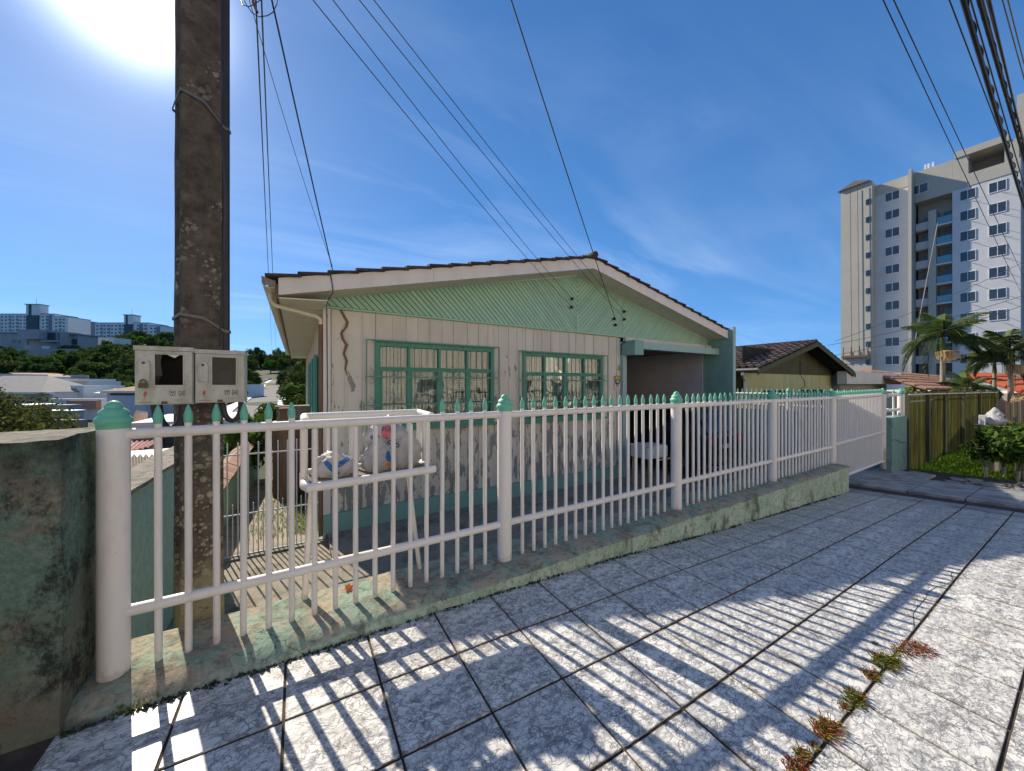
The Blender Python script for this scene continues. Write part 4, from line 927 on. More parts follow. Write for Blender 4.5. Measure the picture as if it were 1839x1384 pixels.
# left eave soffit in boards
zin, zout = 2.80, 2.77
Y = YR_+.03; k = 0
while Y < 18.5:
    w = .16 if Y < 8 else 1.2
    H(MB().add([(ELX, Y, zout), (XL, Y, zin), (XL, Y+w-.004, zin), (ELX, Y+w-.004, zout), (ELX, Y, zout+.015), (XL, Y, zin+.015), (XL, Y+w-.004, zin+.015), (ELX, Y+w-.004, zout+.015)], [(0, 1, 2, 3), (4, 7, 6, 5), (0, 4, 5, 1), (3, 2, 6, 7), (0, 3, 7, 4)]), 'eave_board', M['soffit']); Y += w
H(MB().prism([(ELX-.0, zout-.01), (GL+.02, ZG+.02), (XL, ZG+.02), (XL, zin-.01)], YW-.045, YW-.036, 'y'), 'eave_end', M['soffit'])
H(MB().box(ELX-.03, ELX-.003, YR_+.03, 18.5, 2.76, 2.97), 'side_fascia', M['brownwood'])
gt = MB(); cs = [(-.385, 3.03), (-.40, 2.96), (-.37, 2.905), (-.30, 2.89), (-.25, 2.905), (-.245, 2.985)]
cs2 = [(x*.97-.009, z+.008) for x, z in cs]
ring = cs+cs2[::-1]; gt.prism(ring, YR_-.02, 18.5, 'y'); H(gt, 'gutter', M['soffit'])
H(MB().prism([(-.40, 3.03), (-.385, 2.93), (-.26, 2.90), (-.24, 2.98)], YR_-.035, YR_-.022, 'y'), 'gutter_end', M['woodgrey'])
H(MB().tube([(-.32, YW-.30, 2.92), (-.315, YW-.29, 2.80), (-.27, YW-.27, 2.735), (XL-.12, YW-.06, 2.66), (XL-.06, YW-.02, 2.62), (XL-.055, YW+.0, 2.54)], .030, 10), 'downpipe', M['soffit'], smooth=True)
H(MB().tube([(XL-.055, YW+.0, 2.55), (XL-.055, YW+.0, -.8)], .033, 10), 'downpipe', M['brownwood'], smooth=True)
# verge tiles, each overlapping the next one down the slope
def verge(xa, xb, sg):
    n_ = 16 if sg > 0 else 15; st = (xb-xa)/n_
    for i in range(n_):
        x0_ = xa+st*i; x1_ = x0_+st*1.12*1.0
        # lower end lies proud: tile lifted at its lower end
        lo, hi_ = (x0_, min(x1_, xb+.03)) if sg > 0 else (x0_+st, x0_-st*.12)
        zl, zh = topz(max(min(lo, ERX), -.36))+.052+random.uniform(-.004, .004), topz(max(min(hi_, ERX), -.36))+.012
        if sg > 0 and i == 0: lo = -.36; zl = topz(-.21)+.0+.02
        yf = YR_-.055+random.uniform(-.012, .012); tk = .034
        pl_ = [(lo, zl-tk), (hi_, zh-tk), (hi_, zh), (lo, zl)]
        if sg < 0: pl_ = pl_[::-1]
        mbt = MB().prism(pl_, yf, yf+.10, 'y')
        for kk in range(4):
            y_ = yf+.10+kk*.02; up = .022*math.sin((kk+1)/4*3.14)
            mbt.prism([(p[0], p[1]+up) for p in pl_], y_, y_+.02, 'y')
        H(mbt, 'verge_tile', M['rooftile'])
verge(-.36, XR, 1); verge(XR, ERX+.02, -1)
def slope(xa, za, xb, zb_, y0_, y1_, step, name, mat, par, inv, col=.22, amp=.028, tk=.03, sub=6):
    n_ = max(1, int(round(abs(math.hypot(xb-xa, zb_-za))/step))); ny_ = int((y1_-y0_)/col*sub); m_ = MB()
    rows = []
    for i in range(n_):
        for e in (0, 1):
            t = (i+e)/n_; lift = tk if e == 0 else 0.0
            rows.append((xa+(xb-xa)*t, za+(zb_-za)*t+lift+.01))
    for (x, z) in rows:
        for j in range(ny_+1):
            ph = j/sub*2*math.pi; m_.v.append((x, y0_+(y1_-y0_)*j/ny_, z+amp*max(-.3, math.sin(ph))))
    for i in range(len(rows)-1):
        for j in range(ny_): a = i*(ny_+1)+j; m_.f.append((a, a+1, a+ny_+2, a+ny_+1)); m_.m.append(0)
    o = m_.build(name, mat, par, inv); return tag(o, kind='stuff')
slope(-.36, topz(-.21)-.03, XR, ZT, YR_+.10, 18.6, .36, 'roof_slope', M['rooftile'], house, hi); slope(ERX, ERZ, XR, ZT, YR_+.10, 18.6, .36, 'roof_slope', M['rooftile'], house, hi)
Y = YR_-.06
while Y < 8:
    H(MB().tube([(XR, Y, ZT+.055), (XR, Y+.42, ZT+.07)], [.075, .062], 12), 'ridge_tile', M['rooftile'], smooth=True); Y += .38
# windows
def window(x0, x1, z0, z1, curtains, splits):
    w = H(MB().box(x0-.005, x0+.065, YW-.035, YW+.09, z0, z1).box(x1-.065, x1+.005, YW-.035, YW+.09, z0, z1).box(x0+.065, x1-.065, YW-.035, YW+.09, z1-.075, z1).box(x0+.065, x1-.065, YW-.035, YW+.09, z0, z0+.07), 'window', M['winframe'])
    def S(mbx, name, mat, smooth=False): return mbx.build(name, mat, w, None, None, smooth)
    zt_ = z0+(z1-z0)*.69
    S(MB().box(x0+.065, x1-.065, YW-.025, YW+.07, zt_-.035, zt_+.035), 'transom', M['winframe']); S(MB().box(x0+.06, x1-.06, YW-.04, YW-.026, zt_+.02, zt_+.038), 'transom_edge', M['winframe'])
    S(MB().box(x0-.05, x1+.05, YW-.06, YW-.036, z1-.0, z1+.022), 'head_trim', M['winframe']); S(MB().box(x0-.08, x1+.08, YW-.09, YW-.001, z0-.04, z0-.001), 'sill', M['winframe'])
    xs = [x0+.065]+[x0+(x1-x0)*s for s in (.25, .5, .75)]+[x1-.065]
    for i, xm in enumerate(xs[1:-1]):
        hw = .055 if i == 1 else .035
        S(MB().box(xm-hw, xm+hw, YW-.015, YW+.05, z0+.07, zt_-.035), 'mullion', M['winframe']); S(MB().box(xm-.022, xm+.022, YW-.015, YW+.05, zt_+.035, z1-.075), 'mullion', M['winframe'])
    for i in range(4):
        a, b = xs[i]+.04, xs[i+1]-.03
        S(MB().box(a-.035, a+.012, YW+.0, YW+.045, z0+.07, zt_-.036), 'sash_stile', M['winframe'])
        S(MB().box(a+.012, b, YW+.02, YW+.024, z0+.07, zt_-.036), 'pane', M['glass']); S(MB().box(xs[i]+.02, xs[i+1]-.02, YW+.03, YW+.034, zt_+.036, z1-.076), 'pane', M['glass'])
    for (a, b, za, zb_, mat, dep_) in curtains:
        xa, xb = x0+(x1-x0)*a, x0+(x1-x0)*b; cm = MB(); n_ = int((xb-xa)/.012); ph = random.random()*6
        for j in range(2):
            for i in range(n_+1):
                cm.v.append((xa+(xb-xa)*i/n_, YW+dep_+.022*math.sin(i*.9+ph+.5*math.sin(i*.23))+.01*math.sin(i*.37), (za if j == 0 else zb_)))
        for i in range(n_): cm.f.append((i, i+1, n_+2+i, n_+1+i)); cm.m.append(0)
        S(cm, 'curtain', mat, True)
    # security bars with rings
    yb_ = YW-.115; gx0, gx1 = x0-.16, x1+.08
    for z_ in (z0-.02, z0+.28*(z1-z0), z0+.60*(z1-z0), z1+.015):
        S(MB().box(gx0, gx1, yb_-.004, yb_+.004, z_-.011, z_+.011), 'bar_rail', M['bars'])
    for X_ in (gx0, gx1):
        S(MB().box(X_-.011, X_+.011, yb_-.005, yb_+.005, z0-.02, z1+.015), 'bar', M['bars'])
    n_ = 20
    for i in range(1, n_):
        X_ = gx0+(gx1-gx0)*i/n_; S(MB().tube([(X_, yb_, z0-.01), (X_, yb_, z1+.01)], .0058, 6), 'bar', M['bars'])
    for i in range(1, n_, 3):
        X_ = gx0+(gx1-gx0)*i/n_
        for zc in (z0+.28*(z1-z0), z0+.60*(z1-z0)):
            for dz in (-.075, .075):
                for dx in (-.045, .045):
                    rg = [(X_+dx+.040*math.cos(t*6.2832/12), yb_-.004, zc+dz+.05*math.sin(t*6.2832/12)) for t in range(13)]
                    S(MB().tube(rg, .0032, 4, cap=False), 'bar_ring', M['bars'])
            for sx in (-1, 1): S(MB().tube([(X_+sx*.005, yb_-.004, zc), (X_+sx*.05, yb_-.004, zc+.12), (X_+sx*.085, yb_-.004, zc+.17)], .0032, 4), 'bar_scroll', M['bars'])
    return w
M['brightcurtain'] = M['curtain']
window(*wins[0], [(.03, .28, .9, 2.3, M['curtain'], .12), (.27, .63, .9, 2.3, M['curtain'], .14), (.62, .99, .9, 2.3, M['curtain3'], .18)], None)
window(*wins[1], [(.03, .16, .9, 2.3, M['curtain3'], .16), (.22, .42, .9, 2.3, M['curtain'], .12), (.47, .73, .9, 2.3, M['curtain2'], .12)], None)
bl_ = MB()
for k in range(26): bl_.box(wins[0][0]+1.35, wins[0][1]-.1, YW+.10, YW+.13, .92+k*.035, .935+k*.035)
H(bl_, 'blind', M['curtain'])
bl_ = MB()
for k in range(18): bl_.box(wins[1][0]+.75, wins[1][0]+1.0, YW+.085, YW+.10, .92+k*.05, .945+k*.05)
H(bl_, 'blind', M['curtain'])
# shield plate and remains of the painted house number
sx, sz = 7.0, 1.66
H(MB().box(sx-.11, sx+.09, YW-.021, YW-.016, sz-.17, sz+.16), 'shield_backing', M['paper'])
H(MB().prism([(sx-.11, sz+.15), (sx-.09, sz-.02), (sx-.01, sz-.15), (sx+.07, sz-.02), (sx+.09, sz+.15), (sx-.01, sz+.165)], YW-.025, YW-.0215, 'y'), 'shield_plate', M['black_ink'])
H(MB().prism([(sx-.10, sz+.14), (sx-.09, sz+.06), (sx+.07, sz+.06), (sx+.08, sz+.14), (sx-.01, sz+.155)], YW-.028, YW-.0255, 'y'), 'shield_band', M['yellow_ink'])
H(MB().prism([(sx-.05, sz+.03), (sx-.03, sz-.01), (sx+.03, sz-.02), (sx+.035, sz+.02), (sx-.01, sz+.045)], YW-.028, YW-.0255, 'y'), 'shield_emblem', M['paper'])
H(MB().prism([(sx-.05, sz-.05), (sx+.03, sz-.05), (sx-.01, sz-.13)], YW-.028, YW-.0255, 'y'), 'shield_band', M['yellow_ink'])
nm0 = [(sx+.045+.03*math.cos(t*6.2832/14), YW-.018, sz+.36+.062*math.sin(t*6.2832/14)) for t in range(15)]
H(MB().tube(nm0, .010, 6, cap=False), 'painted_number', M['winframe'])
nm1 = [(sx-.10, .30), (sx-.07, .37), (sx-.04, .33), (sx-.09, .26), (sx-.04, .24), (sx-.03, .18), (sx-.09, .17)]
# carport: post, beam, walls, ceiling, pier
H(MB().box(XC-.01, XC+.13, YW-.06, YW+.10, BASE, 2.36), 'carport_post', M['teallight'])
H(MB().box(XC+.02, XP+.0, YW-.38, YW-.16, 2.50, 2.68), 'carport_beam', M['teallight']); H(MB().box(XC+.0, XC+.33, YW-.425, YW-.005, 2.34, 2.705), 'beam_end', M['teal'])
H(MB().box(XC, XP, YW-.15, YW-.055, 2.66, 2.80), 'lintel', M['cream'])
H(MB().box(XC-.1, XC-.005, YW+.03, 18.2, BASE, 2.8), 'carport_side_wall', M['cream'])
cm_ = .42; z_ = BASE; r_ = 0
while z_ < 2.6:
    Y = YW+.12-(.21 if r_ % 2 else 0)
    while Y < 12.9:
        a, b = max(Y, YW+.12), min(Y+.80, 13)
        if b-a > .05: H(MB().box(XP-.03-random.uniform(0, .003), XP+.0, a+.003, b-.003, z_+.003, min(z_+.40, 2.66)), 'wall_block', M['lilacwall'])
        Y += .80
    z_ += .405; r_ += 1
H(MB().box(XC, XP+.1, 13, 13.1, BASE, 2.66), 'carport_back_wall', M['curtain3']); H(MB().box(XC, XP-.002, YW-.05, 13.1, 2.63, 2.66), 'carport_ceiling', M['woodgrey'])
H(MB().prism([(YR_-.10, BASE), (14, BASE), (14, 3.0), (YW+.3, 3.0), (YR_-.10, 3.235)], XP+.001, XP+.13, 'x'), 'pier_wall', M['teal'])
H(MB().prism([(YR_-.14, BASE), (YR_-.101, BASE), (YR_-.101, 3.30), (YR_-.14, 3.30)], XP-.0, XP+.14, 'x'), 'pier_edge', M['teallight'])
for (px_, py_) in ((1029, 536), (1028, 551), (1105, 572), (1107, 583), (1123, 559), (1123, 573)):
    p = onY(px_, py_, YW-.13); m_ = MB()
    m_.tube([(p.x, YW-.05, p.z), (p.x, YW-.16, p.z)], .006, 6); m_.tube([(p.x, YW-.10, p.z-.03), (p.x, YW-.10, p.z-.012), (p.x, YW-.10, p.z), (p.x, YW-.10, p.z+.012), (p.x, YW-.10, p.z+.03)], [.03, .036, .024, .036, .03], 10)
    H(m_, 'insulator', M['ceramic_brown'], smooth=True)
H(MB().tube([(.42, YR_-.01, 3.17), (.44, YR_-.015, 3.05), (.45, YR_-.01, 2.92), (.42, YR_+.2, 2.90), (.40, YW-.07, 2.86), (.41, YW-.04, 2.78), (.42, YW-.035, 1.3), (.39, YW-.035, .5)], .007, 6), 'wall_cable', M['cable'], smooth=True)

# laundry tub and stand
lt = thing('laundry_tub', 'white laundry tub on a stand in front of the carport', 'laundry tub', (7.15, 5.55, BASE)); 
me = MB().box(-.36, .36, -.26, .26, .66, .95).mesh('tub', M['porcelain']); bevelled(me, .04, 2); newobj('tub', me, lt)
MB().box(-.38, .0, -.28, .28, .951, .965).build('washboard', M['porcelain'], lt); MB().box(-.1, .42, -.30, -.27, .62, .65).build('stand_rail', M['tan_metal'], lt)
for sx_ in (-.3, .34):
    for sy_ in (-.22, .22): MB().tube([(sx_, sy_, 0), (sx_, sy_, .67)], .018, 8).build('leg', M['tan_metal'], lt)
# dark car parked in the carport
car = thing('parked_car', 'black car parked tail first in the carport behind the fence', 'car', (9.2, 4.85, -.66), (R(-1.5), 0, 0))
def carbody():
    prof = [(0, .35), (-.02, .55), (.02, .95), (.12, 1.02), (.42, 1.52), (.75, 1.62), (2.3, 1.62), (3.1, 1.08), (4.0, .95), (4.1, .6), (4.05, .3), (3.75, .22), (.3, .22)]
    m_ = MB(); secs = [(-.86, .55), (-.84, .8), (-.80, .93), (-.62, 1.0), (0, 1.02), (.62, 1.0), (.80, .93), (.84, .8), (.86, .55)]
    n_ = len(prof)
    for x, k in secs:
        for y, z in prof:
            if abs(x) > .7 and z > 1.04: z2 = 1.04+(z-1.04)*(.0 if abs(x) > .83 else .55 if abs(x) > .79 else .9)
            else: z2 = z
            xx = x*(1-.22*max(0, (z2-1.04))/.6) ; m_.v.append((xx, y, z2))
    for i in range(len(secs)-1):
        for q in range(n_): m_.f.append((i*n_+q, (i+1)*n_+q, (i+1)*n_+(q+1) % n_, i*n_+(q+1) % n_)); m_.m.append(0)
    m_.f += [tuple(range(n_)), tuple((len(secs)-1)*n_+q for q in range(n_))[::-1]]; m_.m += [0, 0]; return m_
carbody().build('body', M['car_paint'], car, smooth=True)
MB().add([(-.6, .10, 1.06), (.6, .10, 1.06), (.55, .36, 1.5), (-.55, .36, 1.5)], [(0, 1, 2, 3)]).build('rear_window', M['car_glass'], car)
for s in (-1, 1):
    MB().box(s*.64-.12, s*.64+.12, -.05, .02, .82, .98).build('tail_light', M['tail_light'], car)
    for y_ in (.72, 3.3):
        wh = MB().tube([(s*.70, y_, .32), (s*.87, y_, .32)], .32, 20).build('wheel', M['rubber'], car, smooth=True); MB().tube([(s*.86, y_, .32), (s*.88, y_, .32)], .19, 12).build('rim', M['band'], wh)
MB().box(-.2, .2, -.04, -.025, .68, .78).build('number_plate', M['plate'], car); MB().box(-.85, .85, -.07, .0, .36, .56).build('bumper', M['rubber'], car)

# small gate of thin rods across the side path
sg_ = thing('rod_gate', 'thin white rod gate across the side path beside the house', 'gate', (-.25, 6.4, -.86)); gi = Vector((.25, -6.4, .86))
for z_ in (-.855, -.27, .59): MB().tube([(-1.1, 6.40, z_), (.36, 6.40, z_)], .012, 6).build('rail', M['whitecap'], sg_, gi)
X = -1.08; k = 0
while X < .36:
    MB().tube([(X, 6.40, -.86), (X, 6.40, .76)], .0095, 6).build('rod', M['whitecap'], sg_, gi)
    if X < .24: MB().tube([(X+.06, 6.40, -.86), (X+.06, 6.40, -.12)], .0075, 6).build('rod', M['whitecap'], sg_, gi)
    X += .12

# ================================================================== RIGHT SIDE: neighbour house, annexes, fences, tower
random.seed(41)
nh = thing('olive_house', 'olive wooden house with dark tiled gable roof behind the driveway gate', 'house', (18, 6.6, -.6)); ni = Vector((-18, -6.6, .6))
def NH(mbx, name, mat, smooth=False): return mbx.build(name, mat, nh, ni, None, smooth)
NX0, NX1, NXA, NY0, NYW = 13.35, 22.6, 18.25, 6.0, 6.75; NZA, NZE = 3.36, 2.13
X = 13.95
while X < 22.25:
    w = .24; NH(MB().box(X+.004, X+w-.004, NYW, NYW+.03, 1.36, 2.02), 'wall_board', M['olive']) if X < 22 else None
    zt = 2.04+min((X-13.3), (22.7-X))*.29-.05
    NH(MB().box(X+.004, X+w-.004, NYW-.04, NYW-.01, 2.03, max(2.08, min(zt, NZA-.1))), 'gable_board', M['olivedark'])
    X += w
NH(MB().box(13.95, 22.2, NYW+.03, NYW+.06, 1.3, 3.0), 'wall_backing', M['dark'])
NH(MB().box(13.95, 15.4, NYW, NYW+.05, -.6, 1.36).box(17.9, 18.7, NYW, NYW+.05, -.6, 1.36).box(21.3, 22.2, NYW, NYW+.05, -.6, 1.36).box(15.4, 22, NYW, NYW+.05, -.6, .3), 'wall', M['olive'])
NH(MB().box(15.4, 17.9, NYW+.1, NYW+.12, .3, 1.36).box(18.7, 21.3, NYW+.1, NYW+.12, .3, 1.36), 'window', M['glassfar'])
for X in (15.4, 16.2, 17.0, 17.85, 18.7, 19.6, 20.4, 21.2): NH(MB().box(X, X+.08, NYW+.02, NYW+.08, .3, 1.36), 'window_frame', M['winframe'])
NH(MB().box(13.95, 14.0, NYW, 16, -.6, 2.1), 'side_wall', M['olivedark']); NH(MB().box(22.15, 22.2, NYW, 16, -.6, 2.1), 'side_wall', M['olivedark']); NH(MB().box(13.95, 22.2, 15.9, 16, -.6, 2.1), 'back_wall', M['olivedark'])
for (a, za), (b, zb_) in (((NX0, NZE), (NXA, NZA)), ((NXA, NZA), (NX1, NZE))):
    NH(MB().prism([(a, za-.20), (b, zb_-.20), (b, zb_), (a, za)], NY0, NY0+.03, 'y'), 'verge_board', M['olivedark'])
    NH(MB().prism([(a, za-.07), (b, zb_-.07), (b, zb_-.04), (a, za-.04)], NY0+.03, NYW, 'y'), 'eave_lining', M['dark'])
def tiled_slope(xa, za, xb, zb_, y0_, y1_, par, inv, mat, col=.30, step=.36, limit=290, nm='roof_tile'):
    # single cover tiles near the viewer, the rest of the slope in one piece
    n_ = max(1, int(round(math.hypot(xb-xa, zb_-za)/step))); cnt = 0
    L = Vector((xb-xa, 0, zb_-za)); ln_ = L.length/n_; ang = math.atan2(zb_-za, xb-xa)
    tm = MB(); rr = col*.36; sg = 8
    for j in range(sg):
        a0, a1 = math.pi*j/sg, math.pi*(j+1)/sg
        for e, sc2 in ((0, 1.12), (1, .9)):
            pass
    rings = []
    for e, sc2, dz in ((0, 1.1, .045), (1, .92, .012)):
        rings.append([(e*ln_*1.06, -rr*sc2*math.cos(math.pi*j/sg), dz+rr*sc2*math.sin(math.pi*j/sg)) for j in range(sg+1)])
        rings.append([(e*ln_*1.06, -rr*sc2*.8*math.cos(math.pi*j/sg), dz+rr*sc2*.8*math.sin(math.pi*j/sg)) for j in range(sg+1)])
    tm.v = rings[0]+rings[1]+rings[2]+rings[3]; q = sg+1
    for j in range(sg): tm.f += [(j, j+1, 2*q+j+1, 2*q+j), (j, q+j, q+j+1, j+1)]; tm.m += [0, 0]
    me = tm.mesh(nm, mat, True)
    Y = y0_+col/2; rest = MB()
    while Y < y1_:
        for i in range(n_):
            p = Vector((xa, Y, za))+L*(i/n_)
            if cnt < limit: o = newobj(nm, me, par, p+inv+Vector((0, 0, .012)), (random.uniform(-.02, .02), -ang, random.uniform(-.03, .03))); cnt += 1
            else:
                R_ = Matrix.Translation(p+Vector((0, 0, .012))) @ Matrix.Rotation(-ang, 4, 'Y'); rest.add([R_ @ Vector(v_) for v_ in tm.v], tm.f)
        Y += col
    base = MB().add([(xa, y0_, za), (xb, y0_, zb_), (xb, y1_, zb_), (xa, y1_, za)], [(0, 1, 2, 3)]); base.build('roof_bed', M['rooftile'], par, inv)
    if rest.f: tag(rest.build(nm, mat, par, inv, None, True), kind='stuff')
tiled_slope(NX0-.05, NZE-.02, NXA, NZA, NY0-.03, 14.5, nh, ni, M['rooftile2'], .24, .40, 280)
slope(NX1+.05, NZE, NXA, NZA, NY0, 14.5, .4, 'roof_slope', M['rooftile'], nh, ni)
NH(MB().tube([(NX0-.1, NY0-.05, NZE-.04), (NX0-.1, 14, NZE-.04)], .07, 8), 'gutter', M['band'], True)
NH(MB().tube([(NX0-.1, NYW-.3, NZE-.1), (NX0-.1, NYW-.3, NZE-.18), (13.85, NYW-.08, NZE-.4), (13.88, NYW-.06, -.5)], .045, 8), 'downpipe', M['whitecap'], True)
NH(MB().tube([(18.5, NYW-.06, 2.6), (18.5, NYW-.06, 2.0), (18.9, NYW-.05, 1.8), (19.0, NYW-.05, 1.5), (18.5, NYW-.05, 1.4)], .012, 5), 'loose_cable', M['cable'])
# white annex
def hut(name, label, cat, x0, x1, y0, y1, z0, z1, mat, extra=None):
    t = thing(name, label, cat, ((x0+x1)/2, y0, z0)); iv = -Vector(((x0+x1)/2, y0, z0)); MB().box(x0, x1, y0, y1, z0, z1).build('wall', mat, t, iv)
    if extra: extra(t, iv)
    return t
def ax1(t, iv):
    MB().box(21.8, 29.8, 6.1, 6.45, 1.62, 2.22).build('parapet', M['whiteplaster'], t, iv); MB().box(29.7, 30.0, 6.0, 6.5, 1.60, 2.24).build('parapet_end', M['whiteplaster'], t, iv)
hut('white_annex', 'flat roofed grey annex with pale parapet right of the olive house', 'building', 22.3, 29.5, 6.5, 12, -.6, 2.2, M['greyplaster'], ax1)
# rusty lean-to roof
lr = thing('rusty_shed', 'shed with rusty orange sloping roof between olive house and tower', 'shed', (29, 9, -.6)); li = Vector((-29, -9, .6))
MB().box(25.5, 33.0, 9.2, 12, -.6, 2.9).build('wall', M['whiteplaster'], lr, li)
MB().prism([(9.0, 2.95), (12.3, 3.55), (12.3, 3.60), (9.0, 3.0)], 25.3, 33.4, 'x').build('roof', M['rust'], lr, li)
# old red tiled roof, low, running to the right
rh = thing('red_roof_house', 'low house with sagging old red tile roof behind the green slat fence', 'house', (28, 5, -.6)); ri2 = Vector((-28, -5, .6))
MB().box(27.6, 44.0, 5.2, 9.0, -.7, 1.15).build('wall', M['whiteplaster'], rh, ri2); MB().box(28, 44, 5.15, 5.19, .5, 1.14).build('eave_shade_strip', M['brownwood'], rh, ri2)  # brown strip on the wall stands in for shade under the eave
def sloped_y(x0, x1, y0_, za, y1_, zb_, zend, par, inv, mat, col, step, limit):
    n_ = max(1, int(round(math.hypot(y1_-y0_, zb_-za)/step))); cnt = 0; rr = col*.38; sg = 6; ang = math.atan2(zb_-za, y1_-y0_); L = Vector((0, y1_-y0_, zb_-za)); ln_ = L.length/n_
    tm = MB(); q = sg+1
    for e, s2_, dz in ((0, 1.1, .05), (1, .9, .012)):
        for k_ in (1, .8): tm.v += [(-rr*s2_*k_*math.cos(math.pi*j/sg), e*ln_*1.06, dz+rr*s2_*k_*math.sin(math.pi*j/sg)) for j in range(q)]
    for j in range(sg): tm.f += [(j, 2*q+j, 2*q+j+1, j+1), (j, j+1, q+j+1, q+j)]; tm.m += [0, 0]
    me = tm.mesh('roof_tile', mat, True); X = x0+col/2; rest = MB()
    while X < x1:
        dz0 = zend*(X-x0)/(x1-x0)
        for i in range(n_):
            p = Vector((X, y0_, za+dz0))+L*(i/n_)
            if cnt < limit: newobj('roof_tile', me, par, p+inv, (ang+random.uniform(-.02, .02), random.uniform(-.03, .03), random.uniform(-.04, .04))); cnt += 1
            else:
                R_ = Matrix.Translation(p) @ Matrix.Rotation(ang, 4, 'X'); rest.add([R_ @ Vector(v_) for v_ in tm.v], tm.f)
        X += col
    MB().add([(x0, y0_, za), (x1, y0_, za+zend), (x1, y1_, zb_+zend), (x0, y1_, zb_)], [(0, 1, 2, 3)]).build('roof_bed', mat, par, inv)
    if rest.f: tag(rest.build('roof_tile', mat, par, inv, None, True), kind='stuff')
sloped_y(27.0, 44.5, 4.6, 1.30, 7.0, 2.35, -.1, rh, ri2, M['clay'], .30, .42, 290)
oh = thing('orange_roof_house', 'house with bright orange clay tile roof at the right edge', 'house', (52, 3, -.6)); oi = Vector((-52, -3, .6))
MB().box(43.5, 64.0, 2.6, 9.0, -.7, .95).build('wall', M['whiteplaster'], oh, oi)
MB().prism([(-3.4+5, .2), (2.55, .25), (2.55, .3), (1.6, .25)], 40, 62, 'x').build('awning', M['brownwood'], oh, oi)
sloped_y(40.5, 63, 2.2, .75, 5.2, 2.25, .3, oh, oi, M['clayred'], .62, .62, 250)
# translucent green slat fence along the neighbour's plot
gf = thing('green_slat_fence', 'tall green slat fence with dark posts beyond the driveway', 'fence', (12.35, 2.42, -.6)); gfi = Vector((-12.35, -2.42, .6))
X = 12.42; k = 0
sl_me = MB().box(-.022, .022, -.006, .006, 0, 2.0).mesh('slat', M['greenslat'])
while X < 24.6:
    Y = 2.42-.012*(X-12.4); wd = .062 if X < 20 else .10
    if k < 290:
        o = newobj('slat', sl_me, gf, Vector((X, Y, -.56+random.uniform(-.02, .02)))+gfi); o.scale = (wd/.062*random.uniform(.78, .98), 1, .985+random.uniform(-.01, .015)*1.5-.0042*(X-12.4))
    X += wd; k += 1
for X in (12.36, 14.15, 16.0, 18.4, 21.0, 24.7): MB().box(X-.05, X+.05, 2.34-.012*(X-12.4), 2.40-.012*(X-12.4), -.6, 1.34).build('post', M['olivedark'], gf, gfi)
for z_ in (1.18,): MB().box(12.4, 24.6, 2.385, 2.40, z_-.02, z_+.02).build('rail', M['woodgrey'], gf, gfi)
MB().box(12.4, 24.6, 2.392, 2.402, 1.30, 1.345).build('top_strip', M['walltop'], gf, gfi); MB().tube([(12.4, 2.36, 1.36), (24.6, 2.22, 1.27)], .016, 6).build('top_wire', M['whitecap'], gf, gfi)
# brown picket fence at the right edge
bf = thing('brown_board_fence', 'brown board fence with twigs on top at the right edge', 'fence', (27, 2.0, -.5)); bfi = Vector((-27, -2, .5))
X = 25.0
while X < 40: MB().box(X, X+.42, 2.02, 2.05, -.55, .85).build('board', M['brownwood'], bf, bfi); X += .47
for X in (26.2, 28.6, 31.2, 34): MB().box(X, X+.22, 1.95, 2.01, -.55, .95).build('post', M['olive'], bf, bfi)
random.seed(8)
tw_ = MB()
for k in range(90):
    X = random.uniform(24.8, 33); tw_.tube([(X, 2.0, .85), (X+random.uniform(-.9, .9), 1.9+random.uniform(-.1, .1), .9+random.uniform(-.05, .25))], .012, 3)
tag(tw_.build('twigs', M['straw'], bf, bfi), kind='stuff')
# raised rubbish basket on a white post
ts = thing('rubbish_stand', 'raised wire rubbish basket on a white post beside the hedge', 'rubbish basket', (14.0, 1.30, -.44))
MB().box(-.10, .10, -.08, .08, 0, 1.05).build('post', M['white'], ts)
for y_ in (-.28, .28): MB().tube([(-.33, y_, 1.07), (.33, y_, 1.07)], .012, 5).build('frame_rod', M['cable'], ts); MB().tube([(-.33, y_, 1.30), (.33, y_, 1.30)], .010, 5).build('frame_rod', M['cable'], ts)
for x_ in (-.33, -.11, .11, .33):
    MB().tube([(x_, -.28, 1.30), (x_, -.28, 1.07), (x_, .28, 1.07), (x_, .28, 1.30)], .009, 5).build('basket_rod', M['cable'], ts)
MB().box(-.32, .32, -.27, .27, 1.075, 1.09).build('base_plate', M['woodgrey'], ts)
o = newobj('plastic_bag', bag_mesh(33, .24, .22, .11), None, (14.0, 1.30, .655)); tag(o, 'white rubbish bag lying in the raised basket on the white post', 'rubbish bag'); patch(o, 'red_print', -.05, .08, .06, .03, M['red_ink']); patch(o, 'blue_print', .06, .06, .04, .03, M['blue_ink'])
o = newobj('plastic_bag', bag_mesh(35, .14, .14, .10), None, (14.06, 1.30, .80)); tag(o, 'white knotted rubbish bag on top of the pile in the raised basket', 'rubbish bag')
o = boxo('milk_carton', -.09, .09, -.05, .05, 0, .22, M['whitecap'], None, loc=(13.8, 1.45, .655)); tag(o, 'pale carton standing in the raised rubbish basket', 'carton')

